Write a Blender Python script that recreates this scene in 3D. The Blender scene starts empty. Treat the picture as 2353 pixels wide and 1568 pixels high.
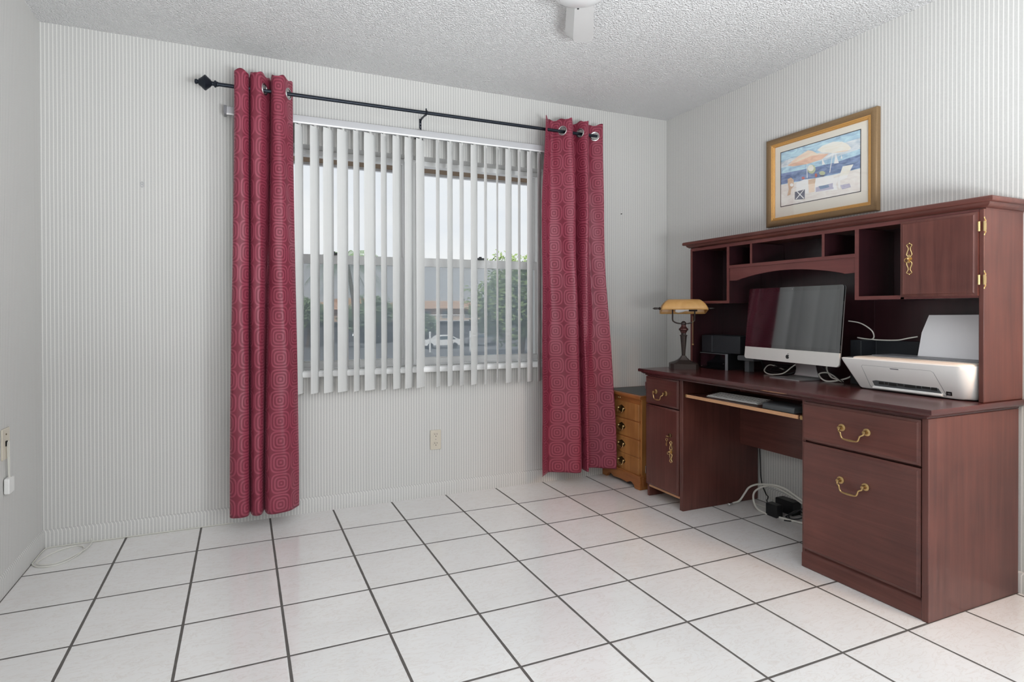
import bpy, bmesh, math, random
from mathutils import Vector, Matrix
random.seed(7)
PI = math.pi
S = bpy.context.scene
COL = S.collection

# ------------------------------------------------------------------ materials
def lin(c):
    c = c / 255.0
    return c / 12.92 if c <= 0.04045 else ((c + 0.055) / 1.055) ** 2.4
def rgb(r, g, b): return (lin(r), lin(g), lin(b), 1.0)

class NT:
    def __init__(s, name):
        s.m = bpy.data.materials.new(name); s.m.use_nodes = True
        s.t = s.m.node_tree; s.t.nodes.clear()
        s.out = s.t.nodes.new('ShaderNodeOutputMaterial')
    def n(s, typ, attrs=None, **inp):
        nd = s.t.nodes.new('ShaderNode' + typ)
        for k, v in (attrs or {}).items(): setattr(nd, k, v)
        for k, v in inp.items():
            key = k.replace('_', ' ') if not k.startswith('i') or not k[1:].isdigit() else int(k[1:])
            sock = nd.inputs[key]
            if isinstance(v, bpy.types.NodeSocket): s.t.links.new(v, sock)
            else: sock.default_value = v
        return nd
    def math(s, op, a, b=0.0, c=None):
        kw = dict(i0=a, i1=b)
        if c is not None: kw['i2'] = c
        return s.n('Math', {'operation': op}, **kw).outputs[0]
    def mix(s, f, a, b):
        nd = s.t.nodes.new('ShaderNodeMix'); nd.data_type = 'RGBA'
        for i, v in ((0, f), (6, a), (7, b)):
            if isinstance(v, bpy.types.NodeSocket): s.t.links.new(v, nd.inputs[i])
            else: nd.inputs[i].default_value = v
        return nd.outputs[2]
    def pos(s):
        g = s.n('NewGeometry'); x = s.n('SeparateXYZ', None, i0=g.outputs['Position'])
        return g.outputs['Position'], x.outputs[0], x.outputs[1], x.outputs[2]
    def obj(s, scale=(1, 1, 1)):
        tc = s.n('TexCoord')
        mp = s.n('Mapping', None, i0=tc.outputs['Object']); mp.inputs[3].default_value = scale
        return mp.outputs[0]
    def bump(s, h, strength=.3, dist=.002):
        return s.n('Bump', None, Height=h, Strength=strength, Distance=dist).outputs[0]
    def done(s, shader):
        s.t.links.new(shader, s.out.inputs[0]); return s.m
    def pbr(s, **k):
        return s.n('BsdfPrincipled', None, **k).outputs[0]

def plain(name, col, rough=.5, metal=0.0, spec=.5, noise=.0, nscale=40., bump=0., **kw):
    t = NT(name); base = col
    k = dict(Roughness=rough, Metallic=metal, Specular_IOR_Level=spec); k.update(kw)
    v = t.n('TexNoise', None, Vector=t.obj(), Scale=nscale, Detail=4.0)
    d = tuple(c * (1 - noise) for c in col[:3]) + (1,)
    base = t.mix(v.outputs[0], d, col)
    if bump: k['Normal'] = t.bump(v.outputs[0], bump, .001)
    return t.done(t.pbr(Base_Color=base, **k))

M = {}
def wood(name, c0, c1, axis, rough=.33, spec=.5, coat=.0, fine=1.0):
    t = NT(name)
    sc = {'x': (2, 40, 40), 'y': (40, 2, 40), 'z': (40, 40, 2)}[axis]
    v = t.obj(tuple(q * fine for q in sc))
    a = t.n('TexNoise', None, Vector=v, Scale=1.0, Detail=6.0, Roughness=.65, Distortion=.6)
    b = t.n('TexNoise', None, Vector=v, Scale=5.0, Detail=3.0)
    big = t.n('TexNoise', None, Vector=t.obj(), Scale=5.0, Detail=2.0)
    f = t.math('ADD', t.math('MULTIPLY', a.outputs[0], .6), t.math('MULTIPLY', big.outputs[0], .4))
    r = t.n('MapRange', None, Value=f, From_Min=.33, From_Max=.68)
    col = t.mix(r.outputs[0], c0, c1)
    h = t.math('ADD', a.outputs[0], b.outputs[0])
    return t.done(t.pbr(Base_Color=col, Roughness=rough, Specular_IOR_Level=spec, Coat_Weight=coat, Coat_Roughness=.25, Normal=t.bump(h, .06, .0006)))
R0, R1 = rgb(69, 36, 32), rgb(104, 61, 53)
M['mah_z'] = wood('mahogany_upright_grain', R0, R1, 'z')
M['mah_y'] = wood('mahogany_level_grain', R0, R1, 'y')
M['mah_x'] = wood('mahogany_deep_grain', R0, R1, 'x')
M['mah_edge'] = wood('mahogany_edging', rgb(86, 44, 42), rgb(106, 58, 54), 'y', .4)
M['mah_top'] = wood('mahogany_polished_top', rgb(56, 27, 28), rgb(82, 42, 41), 'y', .22, .5, .15)
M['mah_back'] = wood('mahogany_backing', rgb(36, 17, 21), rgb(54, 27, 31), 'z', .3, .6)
M['oak_z'] = wood('honey_oak', rgb(140, 88, 46), rgb(192, 136, 78), 'z', .4)
M['oak_y'] = wood('honey_oak_level', rgb(134, 78, 40), rgb(178, 114, 62), 'y', .4)
M['chip'] = plain('raw_particle_board', rgb(206, 156, 116), .8, noise=.35, nscale=300.)
M['slate'] = plain('dark_slate_top', rgb(66, 70, 72), .45, noise=.25)
M['brass'] = plain('polished_brass', rgb(234, 208, 150), .24, 1.0, noise=.15)
M['oldbrass'] = plain('aged_brass', rgb(204, 172, 120), .34, 1.0, noise=.35, nscale=120.)
M['darkbrass'] = plain('dark_antique_brass', rgb(122, 102, 74), .4, 1.0, noise=.35, nscale=120.)
M['rod'] = plain('dark_gunmetal', rgb(42, 48, 58), .38, .6, noise=.3)
M['bronze'] = plain('oil_rubbed_bronze', rgb(58, 50, 48), .42, .45, noise=.4, nscale=90.)
M['bronze_red'] = plain('bronze_rubbed_red', rgb(84, 52, 50), .4, .4, noise=.4)
M['silver'] = plain('brushed_silver', rgb(206, 204, 204), .25, 1.0, noise=.1)
M['alu'] = plain('bead_blasted_aluminium', rgb(222, 221, 217), .42, .3, noise=.04)
M['grey_alu'] = plain('satin_grey_aluminium', rgb(176, 177, 178), .34, .85, noise=.05)
M['logo'] = plain('black_logo_gloss', rgb(22, 22, 24), .15)
M['screen'] = plain('black_screen_glass', rgb(6, 7, 10), .03, 0, .5, IOR=2.2)
M['panel'] = plain('black_display', rgb(9, 11, 15), .05, 0, .5, IOR=2.3)
M['black'] = plain('black_plastic', rgb(20, 21, 24), .38, noise=.3)
M['blackmatt'] = plain('black_textured_plastic', rgb(25, 28, 34), .6, noise=.3, nscale=400., bump=.2)
M['blackgloss'] = plain('black_gloss_plastic', rgb(14, 15, 19), .1)
M['dgrey'] = plain('dark_grey_plastic', rgb(78, 81, 84), .5, noise=.15)
M['mgrey'] = plain('mid_grey_plastic', rgb(126, 126, 130), .4, noise=.1)
M['white_pl'] = plain('white_plastic', rgb(228, 227, 225), .38, noise=.03)
M['lid'] = plain('warm_white_plastic', rgb(226, 214, 202), .3, noise=.03)
M['key'] = plain('white_key_plastic', rgb(222, 222, 220), .5)
M['wcable'] = plain('white_cable_sheath', rgb(214, 212, 204), .45, noise=.06)
M['bcable'] = plain('black_cable_sheath', rgb(18, 18, 20), .45)
M['paper'] = plain('copy_paper', rgb(232, 231, 234), .8, noise=.02)
M['ivory'] = plain('ivory_plastic', rgb(205, 196, 180), .35, noise=.05)
M['dark'] = plain('dark_hollow', rgb(16, 15, 15), .8)
M['whitepaint'] = plain('white_painted_metal', rgb(246, 246, 246), .4, noise=.04, nscale=25.)
M['alutrack'] = plain('grey_painted_track', rgb(186, 186, 189), .4, noise=.04)
M['fan'] = plain('white_fan_enamel', rgb(206, 206, 206), .22, noise=.03)
M['fanblade'] = plain('white_fan_blade', rgb(206, 206, 205), .4, noise=.03)
M['goldframe'] = plain('bronzed_frame', rgb(146, 118, 84), .45, .25, noise=.3, nscale=200.)
M['goldin'] = plain('gold_liner', rgb(214, 162, 94), .4, .3, noise=.25, nscale=150.)
M['mat'] = plain('cream_mat', rgb(232, 226, 214), .8, noise=.04)

def glassmat(name, tint, ior=1.45, extra=0.0):
    t = NT(name)
    f0 = ((ior - 1) / (ior + 1)) ** 2 + extra
    f = t.math('ADD', f0, t.math('MULTIPLY', 1 - f0, t.math('POWER', t.n('LayerWeight').outputs['Facing'], 5.0)))
    tr = t.n('BsdfTransparent', None, Color=tint); gl = t.n('BsdfGlossy', None, Roughness=.01)
    return t.done(t.n('MixShader', None, i0=f, i1=tr.outputs[0], i2=gl.outputs[0]).outputs[0])
M['glass'] = glassmat('clear_window_glass', (.97, .98, .98, 1), 1.3)
M['picglass'] = glassmat('picture_glass', (.99, .99, .99, 1), 1.5)
def meshscreen():
    t = NT('insect_screen_mesh')
    tr = t.n('BsdfTransparent', None, Color=(1, 1, 1, 1)); df = t.n('BsdfDiffuse', None, Color=rgb(190, 198, 208))
    return t.done(t.n('MixShader', None, i0=.45, i1=tr.outputs[0], i2=df.outputs[0]).outputs[0])
M['screenmesh'] = meshscreen()

def wallpaper(name, tint):
    t = NT(name)
    P, x, y, z = t.pos()
    u = t.math('ADD', x, y)
    wob = t.n('TexNoise', None, Vector=P, Scale=2.0, Detail=1.0)
    u = t.math('ADD', u, t.math('MULTIPLY', wob.outputs[0], .004))
    f = t.math('FRACT', t.math('DIVIDE', u, .0156))
    d = t.math('ABSOLUTE', t.math('SUBTRACT', f, .5))
    line = t.n('MapRange', None, Value=d, From_Min=.15, From_Max=.09).outputs[0]
    pin = t.math('FRACT', t.math('DIVIDE', u, .0039))
    pin = t.n('MapRange', None, Value=t.math('ABSOLUTE', t.math('SUBTRACT', pin, .5)), From_Min=.1, From_Max=.5).outputs[0]
    weave = t.n('TexNoise', None, Vector=P, Scale=160.0, Detail=3.0)
    blot = t.n('TexNoise', None, Vector=P, Scale=1.3, Detail=2.0)
    a = t.mix(weave.outputs[0], tuple(c * .9 for c in tint[:3]) + (1,), tuple(c * 1.08 for c in tint[:3]) + (1,))
    a = t.mix(t.math('MULTIPLY', pin, .12), a, rgb(170, 164, 160))
    a = t.mix(t.math('MULTIPLY', blot.outputs[0], .12), a, rgb(214, 202, 198))
    c = t.mix(t.math('MULTIPLY', line, .68), a, rgb(232, 230, 226))
    # a dark butt joint every 0.53 m where the strips of paper meet
    sm = t.math('PINGPONG', t.math('DIVIDE', t.math('ADD', u, .07), .53), .5)
    seam = t.math('LESS_THAN', sm, .0012)
    c = t.mix(t.math('MULTIPLY', seam, .25), c, rgb(110, 104, 100))
    return t.done(t.pbr(Base_Color=c, Roughness=.62, Specular_IOR_Level=.3, Normal=t.bump(line, .25, .0006)))
M['wall'] = wallpaper('striped_wallpaper', rgb(192, 192, 190))

def ceilmat():
    t = NT('popcorn_ceiling')
    P = t.pos()[0]
    a = t.n('TexNoise', None, Vector=P, Scale=150.0, Detail=2.0, Roughness=.6)
    b = t.n('TexVoronoi', None, Vector=P, Scale=120.0)
    h = t.math('SUBTRACT', a.outputs[0], t.math('MULTIPLY', b.outputs[0], .5))
    g = t.n('MapRange', None, Value=h, From_Min=.0, From_Max=.5).outputs[0]
    sp = t.n('TexNoise', None, Vector=P, Scale=60.0, Detail=1.0)
    c = t.mix(t.n('MapRange', None, Value=sp.outputs[0], From_Min=.80, From_Max=.83).outputs[0], rgb(240, 239, 239), rgb(140, 132, 124))
    return t.done(t.pbr(Base_Color=c, Roughness=.9, Specular_IOR_Level=.1, Normal=t.bump(g, 1.0, .009)))
M['ceil'] = ceilmat()

GX, GY, TS = 0.33883, -0.31334, 0.328647
def floormat():
    t = NT('white_marbled_tile')
    P, x, y, z = t.pos()
    gx = t.math('DIVIDE', t.math('SUBTRACT', x, GX), TS); gy = t.math('DIVIDE', t.math('SUBTRACT', y, GY), TS)
    wob = t.n('TexNoise', None, Vector=P, Scale=14.0, Detail=2.0)
    w = t.math('MULTIPLY', t.math('SUBTRACT', wob.outputs[0], .5), .006)
    dx = t.math('ADD', t.math('PINGPONG', gx, .5), w); dy = t.math('ADD', t.math('PINGPONG', gy, .5), w)
    d = t.math('MINIMUM', dx, t.math('MULTIPLY', dy, 1.15))
    g = t.math('LESS_THAN', d, .0145)
    edge = t.n('MapRange', None, Value=d, From_Min=.0145, From_Max=.028).outputs[0]
    cell = t.n('CombineXYZ', None, i0=t.math('FLOOR', gx), i1=t.math('FLOOR', gy))
    wn = t.n('TexWhiteNoise', None, Vector=cell.outputs[0])
    off = t.n('VectorMath', {'operation': 'ADD'}, i0=P, i1=t.n('VectorMath', {'operation': 'SCALE'}, i0=wn.outputs['Color'], Scale=9.0).outputs[0])
    mp = t.n('Mapping', None, i0=off.outputs[0]); mp.inputs[2].default_value = (0, 0, .9); mp.inputs[3].default_value = (5, 16, 1)
    v = t.n('TexNoise', None, Vector=mp.outputs[0], Scale=2.0, Detail=8.0, Roughness=.62, Distortion=1.6)
    vein = t.n('MapRange', None, Value=t.math('ABSOLUTE', t.math('SUBTRACT', v.outputs[0], .5)), From_Min=.0, From_Max=.028).outputs[0]
    cl = t.n('TexNoise', None, Vector=off.outputs[0], Scale=4.0, Detail=3.0)
    c = t.mix(cl.outputs[0], rgb(222, 219, 217), rgb(232, 231, 230))
    c = t.mix(t.math('MULTIPLY', t.math('SUBTRACT', 1.0, vein), .28), c, rgb(196, 178, 166))
    hs = t.math('ADD', .97, t.math('MULTIPLY', wn.outputs['Value'], .05))
    c = t.n('HueSaturation', None, Color=c, Value=hs).outputs[0]
    gn = t.n('TexNoise', None, Vector=P, Scale=60.0, Detail=3.0)
    gc = t.mix(gn.outputs[0], rgb(54, 49, 45), rgb(84, 78, 74))
    col = t.mix(g, c, gc)
    rip = t.n('TexNoise', None, Vector=P, Scale=150.0, Detail=1.0)
    h = t.math('ADD', t.math('MULTIPLY', rip.outputs[0], .05), edge)
    rough = t.math('ADD', .09, t.math('MULTIPLY', g, .7))
    return t.done(t.pbr(Base_Color=col, Roughness=rough, IOR=2.0, Specular_IOR_Level=.5, Normal=t.bump(h, .35, .0012)))
M['floor'] = floormat()

def curtainmat():
    t = NT('burgundy_jacquard')
    uv = t.n('TexCoord').outputs['UV']
    s = t.n('SeparateXYZ', None, i0=uv)
    u = t.math('DIVIDE', s.outputs[0], .098); v = t.math('DIVIDE', s.outputs[1], .106)
    cell = t.n('CombineXYZ', None, i0=t.math('FLOOR', u), i1=t.math('FLOOR', v))
    wn = t.n('TexWhiteNoise', None, Vector=cell.outputs[0]); ws = t.n('SeparateXYZ', None, i0=wn.outputs['Color'])
    a = t.math('ABSOLUTE', t.math('ADD', t.math('SUBTRACT', t.math('FRACT', u), .5), t.math('MULTIPLY', t.math('SUBTRACT', ws.outputs[0], .5), .06)))
    b = t.math('ABSOLUTE', t.math('ADD', t.math('SUBTRACT', t.math('FRACT', v), .5), t.math('MULTIPLY', t.math('SUBTRACT', ws.outputs[1], .5), .06)))
    d = t.math('POWER', t.math('ADD', t.math('POWER', a, 3.6), t.math('POWER', b, 3.6)), 1 / 3.6)
    ring = t.math('SINE', t.math('ADD', t.math('MULTIPLY', d, 44.0), t.math('MULTIPLY', ws.outputs[2], 1.2)))
    ring = t.n('MapRange', None, Value=ring, From_Min=-.2, From_Max=.5).outputs[0]
    inside = t.math('LESS_THAN', d, .492)
    f = t.math('MULTIPLY', ring, inside)
    wv = t.n('TexNoise', None, Vector=uv, Scale=900.0, Detail=1.0)
    c = t.mix(f, rgb(122, 38, 58), rgb(158, 68, 88))
    c = t.mix(t.math('MULTIPLY', wv.outputs[0], .2), c, rgb(114, 34, 52))
    ro = t.math('SUBTRACT', .5, t.math('MULTIPLY', f, .12))
    p = t.pbr(Base_Color=c, Roughness=ro, Specular_IOR_Level=.55, Sheen_Weight=.25, Sheen_Roughness=.4, Sheen_Tint=rgb(230, 150, 170), Normal=t.bump(f, .15, .0006))
    tl = t.n('BsdfTranslucent', None, Color=rgb(170, 50, 76))
    return t.done(t.n('MixShader', None, i0=.08, i1=p, i2=tl.outputs[0]).outputs[0])
M['curtain'] = curtainmat()

def slatmat():
    t = NT('ribbed_white_vinyl')
    tc = t.n('TexCoord'); s = t.n('SeparateXYZ', None, i0=tc.outputs['Object'])
    f = t.math('FRACT', t.math('DIVIDE', t.math('ADD', s.outputs[0], 1.0), .0074))
    rib = t.n('MapRange', None, Value=t.math('ABSOLUTE', t.math('SUBTRACT', f, .5)), From_Min=.34, From_Max=.46).outputs[0]
    c = t.mix(t.math('MULTIPLY', rib, .45), rgb(236, 236, 235), rgb(182, 181, 180))
    p = t.pbr(Base_Color=c, Roughness=.42, Specular_IOR_Level=.4, Normal=t.bump(rib, .3, .0008))
    tl = t.n('BsdfTranslucent', None, Color=rgb(232, 232, 230))
    return t.done(t.n('MixShader', None, i0=.22, i1=p, i2=tl.outputs[0]).outputs[0])
M['slat'] = slatmat()
def ambermat():
    t = NT('amber_glass')
    n = t.n('TexNoise', None, Vector=t.obj(), Scale=14.0, Detail=4.0, Distortion=1.0)
    c = t.mix(n.outputs[0], rgb(206, 154, 84), rgb(238, 200, 134))
    p = t.pbr(Base_Color=c, Roughness=.28, Specular_IOR_Level=.5)
    tl = t.n('BsdfTranslucent', None, Color=c)
    return t.done(t.n('MixShader', None, i0=.4, i1=p, i2=tl.outputs[0]).outputs[0])
M['amber'] = ambermat()

# outdoors
M['asphalt'] = plain('grey_asphalt', rgb(128, 130, 134), .9, noise=.3, nscale=3.)
M['stucco'] = plain('tan_stucco', rgb(196, 170, 146), .9, noise=.15)
M['orange_st'] = plain('peach_stucco', rgb(224, 178, 140), .9, noise=.1)
M['brownsoffit'] = plain('brown_weathered_soffit', rgb(150, 126, 104), .9, noise=.45, nscale=30., bump=.6)
M['whiterough'] = plain('white_rough_fascia', rgb(236, 236, 240), .9, noise=.2, nscale=60.)
M['darkwall'] = plain('dark_grey_panel', rgb(96, 96, 102), .9, noise=.2, nscale=.6)
M['trunk'] = plain('grey_trunk', rgb(120, 102, 86), .9, noise=.4, nscale=6.)
M['bluewin'] = plain('blue_grey_window', rgb(90, 104, 112), .2)
M['cartyre'] = plain('tyre_rubber', rgb(30, 30, 32), .8)
def leafmat(name, a, b):
    t = NT(name)
    n = t.n('TexNoise', None, Vector=t.obj(), Scale=3.0, Detail=4.0)
    c = t.mix(n.outputs[0], a, b)
    p = t.pbr(Base_Color=c, Roughness=.6); tl = t.n('BsdfTranslucent', None, Color=c)
    return t.done(t.n('MixShader', None, i0=.25, i1=p, i2=tl.outputs[0]).outputs[0])
M['leaf'] = leafmat('green_leaves', rgb(104, 130, 82), rgb(176, 196, 130))
M['leaf2'] = leafmat('dull_green_leaves', rgb(104, 130, 98), rgb(164, 182, 142))
M['palm'] = leafmat('palm_fronds', rgb(112, 136, 108), rgb(164, 186, 146))
def rooftile():
    t = NT('terracotta_roof_tile')
    P, x, y, z = t.pos()
    f = t.math('FRACT', t.math('DIVIDE', z, .34)); g = t.math('FRACT', t.math('DIVIDE', x, .5))
    k = t.n('MapRange', None, Value=f, From_Min=.7, From_Max=.95).outputs[0]
    c = t.mix(k, rgb(206, 170, 144), rgb(122, 98, 86))
    c = t.mix(t.math('MULTIPLY', t.math('LESS_THAN', g, .25), .25), c, rgb(232, 210, 190))
    return t.done(t.pbr(Base_Color=c, Roughness=.85))
M['roof'] = rooftile()

# ------------------------------------------------------------------ mesh tools
class MB:
    def __init__(s): s.v = []; s.f = []; s.mi = []; s.m = 0; s.uv = None
    def add(s, vs, fs):
        o = len(s.v); s.v += [tuple(p) for p in vs]
        for f in fs: s.f.append([i + o for i in f]); s.mi.append(s.m)
        return s
    def box(s, x0, x1, y0, y1, z0, z1):
        x0, x1 = sorted((x0, x1)); y0, y1 = sorted((y0, y1)); z0, z1 = sorted((z0, z1))
        v = [(x, y, z) for z in (z0, z1) for y in (y0, y1) for x in (x0, x1)]
        return s.add(v, [(0, 2, 3, 1), (4, 5, 7, 6), (0, 1, 5, 4), (2, 6, 7, 3), (0, 4, 6, 2), (1, 3, 7, 5)])
    def loft(s, loops, cap=True, close=False):
        n = len(loops[0]); v = [p for l in loops for p in l]; f = []
        k = len(loops)
        for a in range(k if close else k - 1):
            b = (a + 1) % k
            for i in range(n): j = (i + 1) % n; f.append((a * n + i, a * n + j, b * n + j, b * n + i))
        if cap and not close: f.append(tuple(range(n))[::-1]); f.append(tuple((k - 1) * n + i for i in range(n)))
        return s.add(v, f)
    def cyl(s, p0, p1, r0, r1=None, n=16):
        p0, p1 = Vector(p0), Vector(p1); r1 = r0 if r1 is None else r1
        d = (p1 - p0).normalized(); a = d.orthogonal().normalized(); b = d.cross(a)
        L = lambda p, r: [p + a * (r * math.cos(2 * PI * i / n)) + b * (r * math.sin(2 * PI * i / n)) for i in range(n)]
        return s.loft([L(p0, r0), L(p1, r1)])
    def lathe(s, prof, c=(0, 0, 0), ax=(0, 0, 1), n=24, ref=None, sx=1.0):
        # prof: (radius, height) pairs along ax from c
        c = Vector(c); d = Vector(ax).normalized(); a = (Vector(ref) if ref else d.orthogonal()).normalized(); b = d.cross(a)
        return s.loft([[c + d * h + a * (r * sx * math.cos(2 * PI * i / n)) + b * (r * math.sin(2 * PI * i / n)) for i in range(n)] for r, h in prof])
    def tube(s, pts, r, n=8, smooth=6, closed=False):
        P = path(pts, smooth, closed); k = len(P); loops = []; a = None
        for i in range(k):
            if closed: d = P[(i + 1) % k] - P[i - 1]
            else: d = P[min(i + 1, k - 1)] - P[max(i - 1, 0)]
            d.normalize()
            a = d.orthogonal() if a is None else a - d * a.dot(d)
            if a.length < 1e-6: a = d.orthogonal()
            a.normalize(); b = d.cross(a)
            q = r(i / max(1, k - 1)) if callable(r) else r
            loops.append([P[i] + a * (q * math.cos(2 * PI * j / n)) + b * (q * math.sin(2 * PI * j / n)) for j in range(n)])
        return s.loft(loops, not closed, closed)
    def prism(s, poly, plane, d0, d1):
        # poly 2-D outline; plane 'xy','yz','xz'; extruded along the remaining axis
        def to(p, d): return {'xy': (p[0], p[1], d), 'yz': (d, p[0], p[1]), 'xz': (p[0], d, p[1])}[plane]
        return s.loft([[to(p, d0) for p in poly], [to(p, d1) for p in poly]])
    def torus(s, c, ax, R, r, n=24, m=8):
        c = Vector(c); d = Vector(ax).normalized(); a = d.orthogonal().normalized(); b = d.cross(a); loops = []
        for i in range(n):
            t = 2 * PI * i / n; e = a * math.cos(t) + b * math.sin(t)
            loops.append([c + e * (R + r * math.cos(2 * PI * j / m)) + d * (r * math.sin(2 * PI * j / m)) for j in range(m)])
        return s.loft(loops, False, True)
    def sphere(s, c, r, n=16, sz=1.0):
        k = n // 2
        return s.lathe([(max(1e-4, r * math.sin(PI * i / k)), -r * sz * math.cos(PI * i / k)) for i in range(k + 1)], c, n=n)

def path(pts, k=6, closed=False):
    P = [Vector(p) for p in pts]
    if k <= 1 or len(P) < 3: return P
    out = []; n = len(P)
    for i in range(n if closed else n - 1):
        g = (lambda j: P[j % n]) if closed else (lambda j: P[max(0, min(n - 1, j))])
        a, b, c, d = g(i - 1), g(i), g(i + 1), g(i + 2)
        for j in range(k):
            t = j / k
            out.append(.5 * ((2 * b) + (c - a) * t + (2 * a - 5 * b + 4 * c - d) * t * t + (3 * b - a - 3 * c + d) * t ** 3))
    if not closed: out.append(P[-1])
    return out

def rrect(x0, x1, y0, y1, r, k=5):
    rs = r if isinstance(r, (list, tuple)) else [r] * 4   # bl br tr tl
    out = []
    for (cx, cy, sx, sy, a0, q) in ((x0, y0, 1, 1, PI, rs[0]), (x1, y0, -1, 1, 1.5 * PI, rs[1]), (x1, y1, -1, -1, 0, rs[2]), (x0, y1, 1, -1, .5 * PI, rs[3])):
        for i in range(k + 1):
            a = a0 + .5 * PI * i / k
            out.append((cx + sx * q + q * math.cos(a), cy + sy * q + q * math.sin(a)))
    return out

WL = {}
def link_mesh(name, mb, mats, parent=None, origin=(0, 0, 0), bevel=0, smooth=True, ang=35, local=False, recalc=True):
    me = bpy.data.meshes.new(name)
    off = Vector((0, 0, 0)) if local else Vector(origin)
    me.from_pydata([tuple(Vector(p) - off) for p in mb.v], [], mb.f)
    mats = mats if isinstance(mats, (list, tuple)) else [mats]
    for m in mats: me.materials.append(M[m])
    if len(mats) > 1:
        for p, i in zip(me.polygons, mb.mi): p.material_index = i
    if mb.uv:
        l = me.uv_layers.new(name='UVMap')
        for lp in me.loops: l.data[lp.index].uv = mb.uv[lp.vertex_index]
    if recalc:
        b = bmesh.new(); b.from_mesh(me); bmesh.ops.recalc_face_normals(b, faces=b.faces); b.to_mesh(me); b.free()
    if smooth:
        me.polygons.foreach_set('use_smooth', [True] * len(me.polygons)); me.set_sharp_from_angle(angle=math.radians(ang))
    o = bpy.data.objects.new(name, me); COL.objects.link(o)
    if bevel:
        md = o.modifiers.new('bevel', 'BEVEL'); md.width = bevel; md.segments = 2; md.limit_method = 'ANGLE'; md.angle_limit = .6
        md.harden_normals = False
    if parent: o.parent = parent
    return o
def part(name, mb, mats, parent, local=False, label=None, **k):
    o = link_mesh(name, mb, mats, parent, WL.get(parent.name, Vector()), local=local, **k)
    WL[o.name] = WL.get(parent.name, Vector())
    if label: o['label'] = label
    return o
def tag(o, label, cat, group=None):
    o['label'] = label; o['category'] = cat
    if group: o['group'] = group
    return o
def thing(name, label, cat, loc, group=None, rz=0):
    o = bpy.data.objects.new(name, None); COL.objects.link(o); o.empty_display_size = .05
    o.location = loc; o.rotation_euler = (0, 0, rz); WL[o.name] = Vector(loc)
    return tag(o, label, cat, group)
def single(name, mb, mats, label, cat, loc=None, group=None, **k):
    if loc is None:
        xs, ys, zs = zip(*mb.v); loc = ((min(xs) + max(xs)) / 2, (min(ys) + max(ys)) / 2, min(zs))
    o = link_mesh(name, mb, mats, None, loc, **k); o.location = loc; WL[o.name] = Vector(loc)
    return tag(o, label, cat, group)
def struct(name, mb, mats, parent=None, **k):
    o = link_mesh(name, mb, mats, parent, **k)
    o['kind'] = 'structure'
    return o

# ------------------------------------------------------------------ the room
W, H, FY = 3.654, 2.44, -4.7
WX0, WX1, WZ0, WZ1, WT = 0.91, 2.69, 0.776, 2.004, 0.20
struct('floor', MB().box(-.15, W + .15, FY - 2.4, .0, -.1, 0), 'floor', smooth=False)
struct('ceiling', MB().box(-.15, W + .15, FY - 2.4, WT, H, H + .1), 'ceil', smooth=False)
wb = MB(); wb.box(-.15, WX0, 0, WT, -.1, H); wb.box(WX1, W + .15, 0, WT, -.1, H)
wb.box(WX0, WX1, 0, WT, -.1, WZ0); wb.box(WX0, WX1, 0, WT, WZ1, H)
struct('wall_back', wb, 'wall', smooth=False)
struct('wall_left', MB().box(-.15, 0, FY - 2.4, 0, -.1, H), 'wall', smooth=False)
struct('wall_right', MB().box(W, W + .15, FY - 2.4, 0, -.1, H), 'wall', smooth=False)
wf = MB(); wf.box(0, .35, FY, FY - .12, 0, H); wf.box(W - .2, W, FY, FY - .12, 0, H); wf.box(.35, W - .2, FY, FY - .12, 2.2, H)
struct('wall_front', wf, 'wall', smooth=False)
struct('wall_hall', MB().box(0, W, FY - 2.4, FY - 2.5, 0, H), 'wall', smooth=False)
def skirting(name, poly_y, a, b, axis):
    m = MB()
    if axis == 'x': m.prism([(0, 0), (-.011, 0), (-.011, .07), (-.007, .079), (0, .082)], 'yz', a, b)
    return m
struct('baseboard_back', skirting('b', 0, 0, W, 'x'), 'wall')
for nm, x, s in (('baseboard_left', 0, 1), ('baseboard_right', W, -1)):
    struct(nm, MB().prism([(x, 0), (x + s * .011, 0), (x + s * .011, .07), (x + s * .007, .079), (x, .082)], 'xz', FY, -.011), 'wall')

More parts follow.
